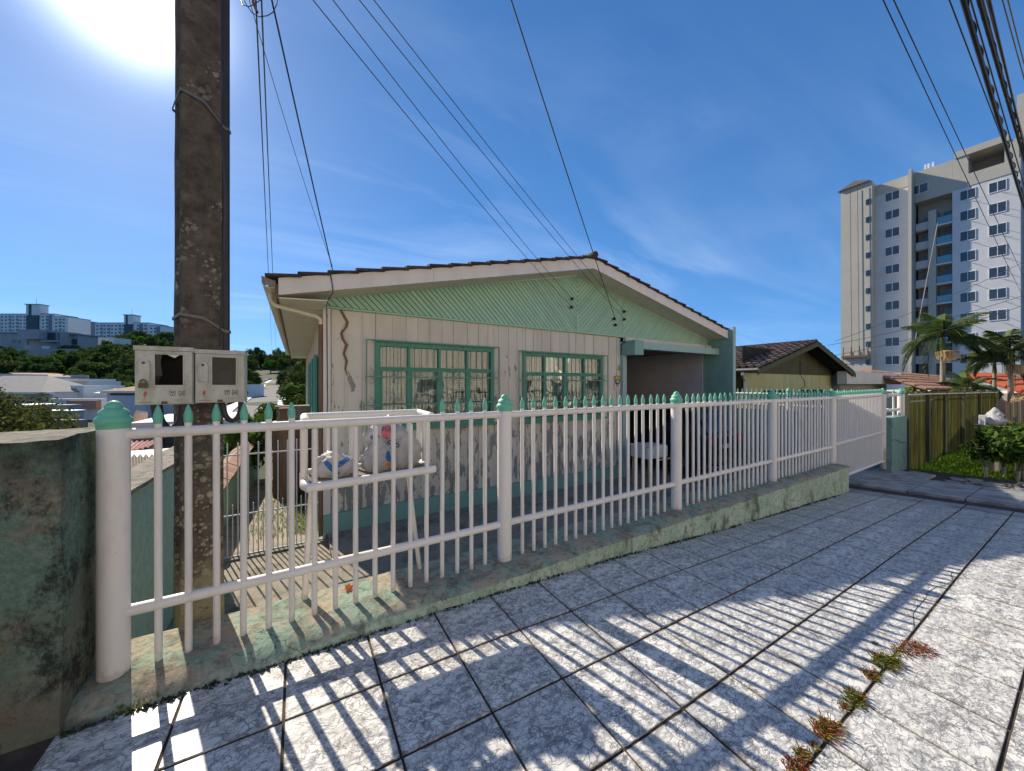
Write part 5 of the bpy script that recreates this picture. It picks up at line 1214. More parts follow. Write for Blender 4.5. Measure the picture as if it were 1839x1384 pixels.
# foliage tools
def crown(name, mat, seed, clumps, R0, leaves, ls, flat=.75, spread=1.0, asp=.55, core=True):
    rnd_ = random.Random(seed); m_ = MB(); cs_ = []
    for c in range(clumps):
        while True:
            p = Vector((rnd_.uniform(-1, 1), rnd_.uniform(-1, 1), rnd_.uniform(-.75, 1)))
            if .35 < p.length < 1: break
        cs_.append((Vector((p.x*R0*spread, p.y*R0*spread, p.z*R0*flat)), R0*rnd_.uniform(.22, .42)))
    for _ in range(leaves):
        c, r_ = cs_[rnd_.randrange(clumps)]
        d = Vector((rnd_.gauss(0, 1), rnd_.gauss(0, 1), rnd_.gauss(0, 1)+.35)).normalized()
        p = c+d*r_*(rnd_.random()**.35)
        nrm = (d+Vector((rnd_.gauss(0, .5), rnd_.gauss(0, .5), rnd_.gauss(0, .5)+.3))).normalized()
        t = nrm.cross(Vector((rnd_.gauss(0, 1), rnd_.gauss(0, 1), rnd_.gauss(0, 1)))).normalized(); b_ = nrm.cross(t); s = ls*rnd_.uniform(.6, 1.3)
        m_.add([p-t*s, p+b_*s*asp, p+t*s, p-b_*s*asp], [(0, 1, 2, 3)])
    return m_.mesh(name, mat)
def trunkmesh(h, r_, seed, mat):
    rnd_ = random.Random(seed); m_ = MB(); pts = [(0, 0, -.6)]+[(rnd_.uniform(-.1, .1)*h*.3*i/4, rnd_.uniform(-.1, .1)*h*.3*i/4, h*i/4) for i in range(5)]
    m_.tube(pts, [r_*1.3, r_*1.15, r_, r_*.85, r_*.7, r_*.5], 7)
    for k in range(5):
        a = rnd_.random()*6.28; z_ = h*rnd_.uniform(.5, .95); m_.tube([(0, 0, z_), (math.cos(a)*h*.25, math.sin(a)*h*.25, z_+h*.22), (math.cos(a)*h*.45, math.sin(a)*h*.45, z_+h*.3)], [r_*.5, r_*.3, r_*.12], 5)
    return m_.mesh('trunk', mat, True)
def tree(name, cm, tmh, loc, s, label, group=None, rz=0, crown_z=1.0, sz=1.0, cat='tree'):
    t = thing(name, label, cat, loc, (0, 0, rz), group); t.scale = (s, s, s*sz)
    newobj('crown', cm, t, (0, 0, crown_z)); newobj('trunk', tmh, t); return t
# hedge bushes by the lawn with whitewashed stems
hedge_me = [crown('crown', M['hedge'], 51+i, 26, .62, 2600, .085, .62, 1.0, .38) for i in range(3)]
lab = ['glossy green bush with two whitewashed stems, nearest the rubbish stand', 'glossy green bush at the right edge of the lawn', 'glossy green bush behind the whitewashed stems']
for i, (px_, X, Y, s) in enumerate(((0, 12.95, 1.10, .85), (0, 13.1, .66, .95), (0, 13.9, .95, .95))):
    t = thing('bush', lab[i], 'bush', (X, Y, -.44), (0, 0, i*1.3)); newobj('foliage', hedge_me[i], t, (0, 0, .72)).scale = (s, s, s)
    for k in range(3 if i < 2 else 2):
        a = k*2.1+i; x_, y_ = .22*math.cos(a), .22*math.sin(a)
        MB().tube([(x_, y_, 0), (x_*1.1, y_*1.1, .24)], .028, 8).build('whitewashed_stem', M['white'], t, smooth=True); MB().tube([(x_*1.1, y_*1.1, .24), (x_*1.8, y_*1.8, .75)], [.026, .012], 6).build('stem', M['bark'], t, smooth=True)

# ------------------------------------------------------------------ palms
def frond_mesh(L, mat, seed, droop=.55):
    rnd_ = random.Random(seed); m_ = MB(); pts = []
    for i in range(13):
        t = i/12; pts.append(Vector((L*t*(1-.18*t), 0, L*(.50*t-droop*1.5*t*t))))
    m_.tube(pts, [.035*(1-.8*i/12)+.004 for i in range(13)], 4)
    for i in range(80):
        t = .12+.88*i/80; k_ = t*12; a = pts[min(11, int(k_))].lerp(pts[min(12, int(k_)+1)], k_-int(k_))
        for s in (-1, 1):
            l = L*.26*math.sin(math.pi*min(1, t*.9+.12))**.6*rnd_.uniform(.85, 1.1); dirv = Vector((.55, s*.75, -.35-rnd_.uniform(0, .5))).normalized(); w = Vector((.015, 0, .007))
            e = a+dirv*l; e.z -= l*.18; mid = a+dirv*l*.5
            m_.add([a-w*.5, mid-w, e, mid+w, a+w*.5], [(0, 1, 2, 3, 4)])
    return m_.mesh('frond', mat)
fm = [frond_mesh(2.7, M['frond'], 1, .45), frond_mesh(2.5, M['frond'], 2, .62), frond_mesh(2.4, M['frondy'], 3, .35), frond_mesh(2.6, M['frond'], 4, .85)]
def palm(X, Y, z0, h, s, label, seed, nf=17, flowers=True):
    t = thing('palm_tree', label, 'palm tree', (X, Y, z0)); rnd_ = random.Random(seed)
    MB().tube([(0, 0, -.5), (.03, 0, h*.5), (0, 0, h)], [.17*s, .13*s, .10*s], 10).build('trunk', M['palmtrunk'], t, smooth=True)
    MB().tube([(0, 0, h), (0, 0, h+.9*s)], [.13*s, .08*s], 10).build('crownshaft', M['frondy'], t, smooth=True)
    for k in range(nf):
        a = k*2.4+rnd_.uniform(-.2, .2); el = 1.15-1.75*(k/nf)+rnd_.uniform(-.1, .1)
        me = fm[2] if k < 2 else fm[rnd_.choice([0, 1, 1, 3] if k > nf*.5 else [0, 0, 1, 2])]
        o = newobj('frond', me, t, (0, 0, h+.85*s)); o.rotation_euler = (rnd_.uniform(-.25, .25), -el*.8, a); o.scale = (s, s, s)
    if flowers:
        for sd in (-1, 1):
            m_ = MB()
            for k in range(110):
                a = rnd_.random()*6.28; r_ = rnd_.random()*.55*s; x_, y_ = math.cos(a)*r_*.8+sd*.55*s*.7, math.sin(a)*r_-.2; m_.tube([(sd*.12, 0, h-.02), (x_, y_, h-.12*s), (x_*1.06, y_*1.05, h-(.35+rnd_.random()*.4)*s)], [.014, .012, .008], 3)
            m_.build('flower_strands', M['straw'], t)
    return t
def at_floor(px_, X):  # Y where the ray through this picture column meets the plane X
    d = ray(px_, 690); return X*d.y/d.x
palm(34, at_floor(1693, 34), -.6, 4.3, .98, 'tall palm with pale hanging flower strands in front of the tower', 5, 19)
palm(36, at_floor(1815, 36), -.6, 3.4, .92, 'second palm at the right edge in front of the white tower wall', 9, 16, True)
palm(36.5, at_floor(1786, 36.5), -.6, 2.9, .75, 'narrow dark palm directly left of the right edge palm', 12, 12, False)
palm(33, at_floor(1735, 33), -.6, 1.5, .62, 'short bushy palm low beside the tall palm', 15, 13, False)
bm1 = crown('crown', M['leafbright'], 71, 20, 1.0, 1500, .13, .6); bt1 = trunkmesh(1.2, .07, 3, M['bark'])
for i, (px_, X, z_, s, lb) in enumerate(((1640, 32, .2, .62, 'bright green shrub left of the tall palm foot'), (1668, 31, .1, .6, 'bright green shrub at the tall palm foot'), (1716, 31.5, .1, .6, 'dark green shrub between the tall palm and the short palm'), (1760, 34, .1, .6, 'green shrub right of the short palm above the red roof'))):
    tree('shrub', bm1, bt1, (X, at_floor(px_, X), z_), s, lb, None, i*1.7, 1.3, cat='shrub')

# ------------------------------------------------------------------ apartment tower
random.seed(61)
TX = 80.0
tow = thing('apartment_tower', 'tall white and beige apartment tower at the right with rows of windows', 'apartment tower', (TX, 12, -1)); ti = Vector((-TX, -12, 1))
def T(mbx, name, mat): return mbx.build(name, mat, tow, ti)
def yx(px_, X=TX): return onX(px_, 690, X).y
zt = 33.6
yA0, yA1, yF, yC0, yC1, yC2, yD0, yD1 = yx(1510, 78.6), yx(1571), yx(1636), yx(1642), yx(1667), yx(1681), yx(1710), yx(1833)
T(MB().box(78.6, 95, yA1, yA0, -1, 34.2), 'wall', M['towerb']); T(MB().box(TX, 95, yF, yA1-.02, -1, zt), 'wall', M['towerw'])
T(MB().box(78.45, 81, yC0, yF, -1, zt+.2), 'pillar', M['towerb'])
T(MB().box(TX+2.2, 95, yD0+.01, yC0-.01, -1, zt), 'recess_wall', M['towerb']); T(MB().box(TX, TX+2.3, yC2, yC1, -1, 27.2), 'pier', M['towerb'])
T(MB().box(TX, TX+2.3, yD0, yC0-.02, 29.0, zt), 'wall', M['towerb'])
T(MB().box(TX, 95, yD1, yD0-.01, -1, 30.9), 'wall', M['towerw'])
T(MB().box(TX-.06, TX-.001, yD1, yD0-.01, 29.2, 30.9), 'top_band', M['towerb']); T(MB().box(TX-.06, TX-.001, yF, yA1, 31.9, zt), 'top_band', M['towerb'])
ya, yb2 = yx(1804), yx(1739)
T(MB().box(TX, 95, yb2, yD0-.01, 30.9, zt), 'parapet', M['towerb']); T(MB().box(TX+4, 95, ya, yb2, 30.9, zt), 'recess_wall', M['towerb']); T(MB().box(TX, 95, yx(1830), ya, 30.9, zt), 'parapet', M['towerb'])
T(MB().box(TX-.1, 95, yx(1812), yx(1714), zt, zt+.9), 'roof_slab', M['towerb']); T(MB().box(TX+3, 95, -6, yx(1826, 83), 30.9, 40.5), 'lift_tower', M['towerb']); T(MB().box(TX+3, 95, -6, yD1+.1, -1, 30.9), 'wall', M['towerb'])
T(MB().prism([(yA0+.35, 34.15), (yA0-1.8, 35.0), (yA0-3.6, 34.3), (yA0-3.6, 34.2)], 78.3, 80.2, 'x'), 'scaffold_canopy', M['woodgrey'])
for zz2 in (14.6,): T(MB().box(78.2, 78.6, yA1+.3, yA0-.2, 6.0, 6.35), 'work_platform', M['brownwood'])
for k in range(4): Yk = yA1+.4+k*1.0; T(MB().tube([(78.3, Yk, 5.6), (78.3, Yk, 7.8)], .07, 4), 'scaffold_rod', M['brownwood'])
for Yk in (yA1+1.4, yA1+2.3): T(MB().tube([(78.2, Yk, 7.0), (78.2, Yk+.2, 34.2)], .03, 4), 'scaffold_rope', M['cable'])
wf_me = MB().box(-.05, 0, -.90, .90, -.72, -.63).box(-.05, 0, -.90, .90, .63, .72).box(-.05, 0, -.90, -.83, -.63, .63).box(-.05, 0, .83, .90, -.63, .63).box(-.04, 0, -.04, .04, -.66, .66).mesh('window', M['whiteframe'])
wp_me = MB().box(-.03, -.01, -.82, .82, -.63, .63).mesh('pane', M['glassfar'])
ws_me = MB().box(-.04, .02, -.27, .27, -.42, .42).mesh('window', M['glassfar'])
def towin(Y, z_, X=TX, s=1.0):
    o = newobj('window', wf_me, tow, Vector((X-.01, Y, z_))+ti); o.scale = (1, s, 1); newobj('pane', wp_me, o)
yW1 = yx(1602.5); 
for k in range(11): towin(yW1, 31.15-2.86*k, s=.9)
for k in range(10):
    z_ = 31.15-2.86*k; o = newobj('window', ws_me, tow, Vector((78.58, yx(1559, 78.6), z_-.2))+ti)
for k in range(10):
    towin(yx(1738), 28.05-2.86*k, s=.78); towin(yx(1791.5), 28.0-2.86*k, s=.80)
for k in range(9):
    for px_ in (1745, 1800):
        y_ = yx(px_); T(MB().tube([(TX-.02, y_, 27.0-2.86*k), (TX-.9, y_-.9, 26.4-2.86*k)], .035, 3), 'drain_spout', M['woodgrey'])
towin(yx(1651), 30.9)
for k in range(10):
    z_ = 26.2-2.86*k
    T(MB().box(TX+.6, TX+2.2, yC1, yC0-.05, z_-1.5, z_-1.3), 'balcony_slab', M['towerw']); T(MB().box(TX+.5, TX+.6, yC1, yC0-.05, z_-1.4, z_-.3), 'balcony_front', M['towerw']); T(MB().box(TX+2.15, TX+2.2, yC1+.2, yC0-.7, z_-.3, z_+.8), 'balcony_window', M['glassfar'])
    T(MB().box(TX+.1, TX+2.2, yD0, yC2, z_-1.5, z_-1.25), 'balcony_slab', M['towerw']); T(MB().box(TX+.12, TX+.17, yD0+.05, yC2-.05, z_-1.2, z_-.25), 'balcony_glass', M['glassblue']); T(MB().box(TX+2.12, TX+2.19, yD0+.3, yC2-.4, z_-1.2, z_+.9), 'balcony_door', M['glassfar'])
for px_ in (1660, 1666, 1674): T(MB().box(TX+1, TX+1.3, yx(px_), yx(px_)+.2, zt, zt+1.1), 'vent_pipe', M['whiteframe'])

# ================================================================== LEFT VALLEY
random.seed(71)
def ground_pt(px_, D):
    p = dep(px_, 690, D); return Vector((p.x, p.y, terr(p.x, p.y)))
# uphill road
road = MB(); rp = [(452, 42), (462, 60), (474, 85), (481, 115), (489, 150), (494, 190), (500, 235)]; rw = [6.2, 6.5, 7, 7, 7, 7, 7]
prev = []
for (px_, D), w in zip(rp, rw):
    c = dep(px_, 690, D); d = RT; z_ = max(terr(c.x-d.x*w/2, c.y-d.y*w/2), terr(c.x, c.y), terr(c.x+d.x*w/2, c.y+d.y*w/2))+.25
    road.v += [(c.x-d.x*w/2, c.y-d.y*w/2, z_), (c.x+d.x*w/2, c.y+d.y*w/2, z_)]
for i in range(len(rp)-1): road.f.append((2*i, 2*i+1, 2*i+3, 2*i+2)); road.m.append(0)
tag(road.build('hill_road', M['farroad']), 'pale worn road climbing the far hill beside the house', 'road', kind='structure')
for s, nm in ((-1, 'far_kerb'), (1, 'far_kerb')):
    kb = MB()
    for i in range(len(rp)): 
        a = Vector(road.v[2*i+(0 if s < 0 else 1)]); kb.v += [tuple(a-Vector((0, 0, .3))), tuple(a+Vector((0, 0, .2))), tuple(a+RT*s*1.8+Vector((0, 0, .2))), tuple(a+RT*s*1.8-Vector((0, 0, 1.5)))]
    for i in range(len(rp)-1):
        for q in range(3): kb.f.append((4*i+q, 4*i+q+1, 4*i+4+q+1, 4*i+4+q)); kb.m.append(0)
    tag(kb.build('far_pavement', M['whiteplaster']), 'pale pavement strip along the far hill road', 'pavement', kind='structure')
# far apartment blocks on the hill
def block(px0, px1, ytop, ybot, D, label, core=None, seed=0, ends=None, mat='blkW', depth_=16):
    a, b = dep(px0, 690, D), dep(px1, 690, D); z1 = EZ+(690-ytop)/640*D; z0 = EZ+(690-ybot)/640*D-10; W = (b-a).length; t = thing('apartment_block', label, 'apartment block', (a.x, a.y, z0), (0, 0, -YAW)); Hh = z1-z0
    MB().box(0, W, 0, depth_, 0, Hh).build('wall', M[mat], t); rnd_ = random.Random(seed)
    fl = 2.9; nfl = int((z1-z0-8)/fl)
    gm = MB(); n_ = int(W/3.1)
    wm_ = MB().box(0, 1.5, -.12, -.02, 0, 1.35).mesh('window', M['glassfar']); bal = MB().box(-.3, 2.3, -1.1, 0, -.5, .5).mesh('balcony', M['whiteframe']); bd = MB().box(0, 2.1, -.14, -.03, .5, 2.0).mesh('balcony_door', M['glassfar'])
    cols = [('w' if (k % 5) in (0, 4) else 'b' if (k % 5) in (1, 3) else 'g') for k in range(n_)]
    for k in range(n_):
        x_ = 1.0+k*(W-2)/n_
        if core and abs(x_-core[0]*W) < core[1]*W*.7: continue
        for f in range(min(nfl, 6)):
            z_ = Hh-1.0-fl*(f+1)+.6
            if cols[k] == 'b': newobj('balcony', bal, t, (x_, 0, z_)); newobj('balcony_door', bd, t, (x_, 0, z_))
            else: newobj('window', wm_, t, (x_, 0, z_+.5))
        if cols[k] == 'g': MB().box(x_-.4, x_+2.0, -.3, -.15, 0, Hh-.5).build('grey_panel', M['blkG'], t) if rnd_.random() < .7 else None
    if core:
        cx_, cw, ch = core[0]*W, core[1]*W, (core[2]-ytop)/-640*D
        MB().box(cx_-cw/2, cx_+cw/2, -.9, 6, 0, Hh-1).build('dark_stair_strip', M['blkD'], t); MB().box(cx_-cw*.5, cx_-cw*.3, -1.0, 5, Hh-1, Hh+ch).build('water_tower', M['blkW'], t)
        MB().box(cx_-cw*.3, cx_-cw*.02, -.8, 5, Hh-1, Hh+ch-.05).build('dark_stair_strip', M['blkD'], t); MB().box(cx_-cw*.02, cx_+cw*.62, -1.0, 5, Hh-1, Hh+ch).build('water_tower', M['blkW'], t)
        MB().box(cx_-cw*.6, cx_+cw*.7, -1.3, 5.4, Hh+ch, Hh+ch+.5).build('roof_slab', M['blkG'], t); MB().tube([(cx_, 2, Hh+ch), (cx_, 2, Hh+ch+6)], .12, 4).build('antenna', M['blkG'], t)
    MB().box(-.2, W+.2, -.2, depth_+.2, Hh, Hh+.5).build('roof_slab', M['blkG'], t)
    return t
block(-60, 98, 564, 620, 300, 'long grey and white apartment block with tallest stair tower, far left', (.76, .135, 547), 1)
block(97, 122, 569, 618, 296, 'plain white end wing joined right of the long far left block', None, 2); block(122, 137, 574, 618, 305, 'narrow dark balconied wing at the right end of the far left block', None, 3, mat='blkG')
block(138, 156, 588, 612, 340, 'small cream apartment block between the two long blocks', None, 4, mat='whiteplaster'); block(156, 170, 590, 612, 345, 'small grey apartment block left of the middle long block', None, 5)
block(171, 268, 580, 622, 290, 'grey and white apartment block with stair tower just left of the pole', (.63, .15, 566), 6)
block(268, 292, 585, 622, 286, 'white end wing of the block just left of the pole', None, 7); block(292, 318, 600, 622, 330, 'pale block partly hidden behind the utility pole', None, 8, mat='whiteplaster')
# modern grey houses below the blocks
def modern(px0, px1, ytop, ybot, D, label, mat, parts, dp_=9, name='hillside_house'):
    a, b = dep(px0, 690, D), dep(px1, 690, D); z1 = EZ+(690-ytop)/640*D; z0 = EZ+(690-ybot)/640*D; W = (b-a).length; t = thing(name, label, 'house', (a.x, a.y, z0), (0, 0, -YAW)); Hh = z1-z0
    MB().box(0, W, 0, dp_, -3, Hh).build('wall', M[mat], t)
    for (nm, u0, u1, v0, v1, y0_, y1_, mt) in parts: MB().box(u0*W, u1*W, y0_, y1_, v0*Hh, v1*Hh).build(nm, M[mt], t)
    return t
modern(0, 52, 598, 632, 190, 'wide low grey modern house on the slope at the far left', 'concgrey', [('window', .4, .52, .5, .62, -.2, 0, 'glassfar'), ('window', .58, .7, .5, .62, -.2, 0, 'glassfar'), ('roof_slab', -.02, 1.02, 1.0, 1.05, -.5, 9.5, 'blkG')])
modern(44, 108, 594, 630, 180, 'grey modern house with big overhanging upper box below the blocks', 'concgrey', [('upper_box', .12, .68, .55, 1.02, -4, 1, 'greyplaster'), ('dark_recess', .68, .98, .5, .9, -.6, 0, 'glassfar'), ('balcony_slab', .66, 1.04, .42, .5, -3, 0, 'concgrey'), ('window', .05, .12, .3, .6, -.2, 0, 'glassfar'), ('garage_door', .5, .72, .02, .25, -.2, 0, 'whiteframe')])
modern(108, 140, 601, 632, 185, 'narrow grey terrace house with balcony below the blocks', 'concgrey', [('window', .2, .4, .3, .8, -.2, 0, 'glassfar'), ('dark_recess', .55, .95, .45, .75, -.2, 0, 'glassfar'), ('roof_slab', -.05, 1.1, 1.0, 1.06, -1.5, 9, 'blkG')])
modern(0, 140, 626, 646, 172, 'long grey retaining wall below the modern houses', 'concgrey', [], 4, 'retaining_wall')['category'] = 'wall'
modern(150, 205, 606, 620, 200, 'low white buildings on the slope below the middle block', 'whiteplaster', [('window', .3, .4, .3, .7, -.2, 0, 'glassfar'), ('window', .6, .7, .3, .7, -.2, 0, 'glassfar')])
# valley houses
def hip(t, x0, x1, y0, y1, z0, z1, mat, ov=.5):
    x0 -= ov; x1 += ov; y0 -= ov; y1 += ov; ym = (y0+y1)/2; r_ = min((x1-x0), (y1-y0))/2
    MB().add([(x0, y0, z0), (x1, y0, z0), (x1, y1, z0), (x0, y1, z0), (x0+r_, ym, z1), (x1-r_, ym, z1)], [(0, 1, 5, 4), (1, 2, 5), (2, 3, 4, 5), (3, 0, 4), (3, 2, 1, 0)]).build('roof', mat, t)
    MB().box(x0, x1, y0-.05, y0, z0-.35, z0).build('fascia', M['whiteplaster'], t)
v1 = modern(-70, 90, 704, 745, 62, 'white villa with grey hipped roof in the valley at the far left', 'whiteplaster', [('window_frame', .755, .88, .25, .75, -.12, 0, 'whiteframe'), ('window', .79, .85, .36, .62, -.2, -.12, 'glassfar'), ('wing_wall', .9, 1.03, .0, .85, -1.0, 0, 'greyplaster'), ('balcony_slab', .0, 1.05, .93, 1.02, -1.2, 0, 'whiteframe')], 8, 'villa'); hip(v1, -2, 15.5, -1.2, 8, 4.0, 6.9, M['villaroof'], .4)
modern(-40, 22, 671, 705, 78, 'white box house with flat roof behind the hipped roof villa', 'whiteplaster', [('window', .7, .76, .3, .7, -.2, 0, 'glassfar')], 6, 'villa')
v2 = modern(14, 52, 678, 702, 92, 'house with shallow orange brown gable roof behind the villas', 'whiteplaster', [('dark_recess', .3, .55, .2, .7, -.2, 0, 'glassfar')], 8, 'villa')
MB().add([(-3, -.6, 3.2), (1.0, -.6, 4.7), (8.0, -.6, 3.4), (8.0, 9, 3.6), (1.0, 9, 4.9), (-3, 9, 3.4)], [(0, 1, 4, 5), (1, 2, 3, 4)]).build('roof', M['clay'], v2)
modern(40, 160, 684, 700, 74, 'long low white house with flat roofs in the middle of the valley', 'whiteplaster', [('upper_box', .1, .42, 1.0, 1.5, 0, 5, 'whiteplaster'), ('roof_box', .72, .83, 1.0, 1.7, 0, 2, 'woodgrey'), ('roof_slab', .7, 1.0, 1.0, 1.25, -2.0, 5, 'whiteframe'), ('roof_slab', .0, .7, .85, 1.0, -1, 5, 'greyplaster')], 6, 'villa')
modern(92, 150, 692, 716, 66, 'pale villa with tall dark entrance door in the valley', 'whiteplaster', [('entrance_door', .55, .67, .05, .9, -.2, 0, 'brownwood'), ('pillar', .48, .54, .0, .95, -.3, 0, 'whiteframe'), ('pillar', .68, .72, .0, .95, -.3, 0, 'whiteframe'), ('window', .1, .2, .3, .7, -.2, 0, 'glassfar')], 7, 'villa')
modern(78, 182, 716, 730, 60, 'pale garden wall stepping below the villas', 'whiteplaster', [('wall_step', .5, 1.0, -.2, .8, -.8, 0, 'clay')], 1.0, 'garden_wall')['category'] = 'wall'
modern(28, 118, 727, 742, 52, 'low brownish yard wall in front of the villas', 'greyplaster', [('terrace', -.0, .6, .9, 1.1, -2, 2, 'whiteframe')], 2, 'garden_wall')['category'] = 'wall'
modern(70, 134, 738, 756, 46, 'grey block wall near the bottom of the valley', 'greyplaster', [('wall_cap', -.02, 1.02, 1.0, 1.08, -.2, 1.2, 'whiteframe')], 1, 'garden_wall')['category'] = 'wall'
modern(88, 140, 754, 770, 42, 'dark stone block wall lowest in the valley', 'woodgrey', [], 1, 'garden_wall')['category'] = 'wall'
v3 = modern(192, 262, 702, 722, 58, 'lilac walled house with pale hipped roof left of the pole', 'lilacwall', [('dark_recess', .1, .9, .62, .98, -.1, 0, 'glassfar')], 8, 'villa'); hip(v3, 0, 9, 0, 8, 1.85, 3.1, M['clay'], .5)
v4 = modern(172, 195, 706, 718, 66, 'small white house with white pyramid roof in the valley', 'whiteplaster', [], 4, 'villa'); hip(v4, 0, 3, 0, 4, 1.3, 2.1, M['whiteframe'], .2)
v5 = modern(432, 446, 690, 722, 95, 'small pale house beside the far hill road', 'whiteplaster', [('window', .3, .6, .4, .7, -.2, 0, 'glassfar')], 6, 'villa')
# close sheds over the side wall
def shed(name, label, corners, mat, wallmat, corr=.09, n_=16):
    # corners: near-left, near-right, far-right, far-left
    c = [Vector(q) for q in corners]; ctr = sum(c, Vector())/4; base = Vector((ctr.x, ctr.y, min(q.z for q in c)-1.6)); t = thing(name, label, 'shed', base); m_ = MB(); sub = 6; N_ = n_*sub
    for j in range(2):
        for i in range(N_+1):
            p = (c[0].lerp(c[1], i/N_) if j == 0 else c[3].lerp(c[2], i/N_)); m_.v.append(tuple(p-base+Vector((0, 0, corr*.35*math.sin(i/sub*6.283)))))
    for i in range(N_): m_.f.append((i, i+1, N_+2+i, N_+1+i)); m_.m.append(0)
    m_.build('roof', mat, t, smooth=True)
    k = [q+(ctr-q)*.08-Vector((0, 0, .08)) for q in c]; m2 = MB().add([tuple(q-base) for q in k]+[(q.x-base.x, q.y-base.y, 0) for q in k], [(0, 1, 5, 4), (1, 2, 6, 5), (2, 3, 7, 6), (3, 0, 4, 7)]); m2.build('wall', wallmat, t); return t
shed('corrugated_shed', 'shed with grey corrugated roof just behind the green boundary wall', [dep(150, 862, 5.0), dep(322, 848, 5.6), dep(322, 818, 7.6), dep(150, 818, 7.2)], M['walltop'], M['whiteplaster'], .10, 16)
shed('red_roof_shed', 'shed with pinkish red corrugated roof beyond the grey corrugated one', [dep(120, 838, 9.5), dep(268, 802, 11), dep(300, 785, 13), dep(160, 785, 12)], paint('faded_red_sheet', (.42, .17, .15), (.3, .2, .18), 3, .4, .7, .6, .8, .1), M['whiteplaster'], .08, 14)
shed('tile_roof_shed', 'small shed with striped beige tile roof seen under the meter box', [dep(235, 760, 16), dep(264, 758, 16), dep(266, 740, 19), dep(244, 738, 19)], M['clay'], M['whiteplaster'], .16, 9)
hut('white_low_house', 'white low house wall with blue grey band behind the boundary wall', 'house', -5.6, -2.9, 11.0, 14.0, -2.4, -.25, M['whiteplaster'], lambda t, iv: MB().box(-5.5, -2.8, 10.9, 11.0, -1.4, -.6).build('blue_band', M['concgrey'], t, iv))
hut('pale_terrace_house', 'pale two storey house with dark windows behind the rod gate', 'house', -5.0, -2.2, 17.5, 22.0, -3.2, .25, M['whiteplaster'], lambda t, iv: [MB().box(x_, x_+.6, 17.4, 17.5, z_, z_+.7).build('window', M['glassfar'], t, iv) for x_ in (-4.2, -3.0) for z_ in (-.8, -2.1)])
# plants beyond the rod gate
random.seed(77)
pm_ = [crown('crown', M['leafbright'], 81, 22, .9, 2600, .085, .8), crown('crown', M['hedge'], 82, 22, .9, 2400, .095, .8), crown('crown', M['leaf'], 83, 24, 1.0, 2600, .085, 1.0)]
bt = trunkmesh(1.0, .04, 5, M['bark'])
for i, (px_, y_, D, s, m_, lb) in enumerate(((452, 768, 12, .62, 0, 'bright leafy shrub under the right meter box'), (482, 762, 14, .75, 0, 'pale flowering shrub beside the bottom of the hill road'), (524, 752, 13.5, .62, 1, 'dark green shrub next to the stone planter'),
    (541, 712, 20, 1.15, 1, 'rounded dark shrub close to the house corner'), (552, 680, 26, 1.3, 2, 'dark bush touching the house eave corner line'), (500, 790, 11, .95, 2, 'dark shrub behind the brown gate pillar'), (430, 800, 10.5, .7, 0, 'light green shrub hanging over the boundary wall'))):
    p = dep(px_, y_, D); tree('shrub', pm_[m_], bt, (p.x, p.y, p.z-.9*s), s, lb, None, i*1.1, .9, cat='shrub')
p = dep(513, 800, 8.2); bp = thing('gate_pillar', 'brown timber pillar beyond the rod gate', 'pillar', (p.x, p.y, -1.3)); MB().box(-.11, .11, -.1, .1, 0, 2.3).build('pillar_shaft', M['brownwood'], bp); MB().box(-.13, .13, -.12, .12, 2.3, 2.36).build('pillar_cap', M['brownwood'], bp)
p = dep(533, 742, 9.0); st_ = thing('planter', 'beige stone planter on the wall by the house corner', 'planter', (p.x, p.y, p.z-.18)); MB().box(-.42, .42, -.2, .2, 0, .32).build('planter_box', M['walltop'], st_); MB().box(-.46, .46, -.24, .24, .32, .38).build('planter_rim', M['walltop'], st_)
tag(boxo('planter_wall', p.x-.5, p.x+1.0, p.y-.1, p.y+.25, -1.6, p.z-.182, M['brownwood']), 'low brown wall carrying the stone planter by the house corner', 'wall')
mb = MB(); random.seed(6)
for k in range(7000):
    X = random.uniform(-.7, .36); Y = random.uniform(6.8, 13.5)
    if X < -.15 and random.random() < .75: continue
    z_ = -.86-(Y-6.62)*.08; s = random.uniform(.03, .11); a = random.random()*6.28; w = .008
    mb.v += [(X-w*math.cos(a), Y-w*math.sin(a), z_), (X+w*math.cos(a), Y+w*math.sin(a), z_), (X+random.uniform(-s, s)*.6, Y+random.uniform(-s, s)*.6, z_+s)]; b = len(mb.v); mb.f.append((b-3, b-2, b-1)); mb.m.append(0)
tag(mb.build('weedy_grass', M['grassdry']), 'weedy grass growing along the side path', 'grass', kind='stuff')
# big olive tree at the left behind the wall
ocm = crown('crown', M['leaf2'], 91, 46, 3.0, 9000, .11, .62)
_q = dep(-75, 690, 9); tree('olive_tree', ocm, trunkmesh(2.6, .16, 6, M['bark']), (_q.x, _q.y, -1.85), .54, 'olive coloured bushy tree rising behind the left wall', None, 0, 3.9)
mb = MB(); random.seed(66)
for k in range(9000):
    px_ = random.uniform(60, 240); D = random.uniform(24, 40); p = dep(px_, 690, D); z_ = terr(p.x, p.y); s = random.uniform(.15, .6); a = random.random()*6.28; w = .07
    mb.v += [(p.x-w*math.cos(a), p.y-w*math.sin(a), z_), (p.x+w*math.cos(a), p.y+w*math.sin(a), z_), (p.x+random.uniform(-s, s)*.7, p.y, z_+s)]; b = len(mb.v); mb.f.append((b-3, b-2, b-1)); mb.m.append(0)
tag(mb.build('tall_grass', M['grassdry']), 'bright overgrown grass on the valley slope behind the wall', 'grass', kind='stuff')
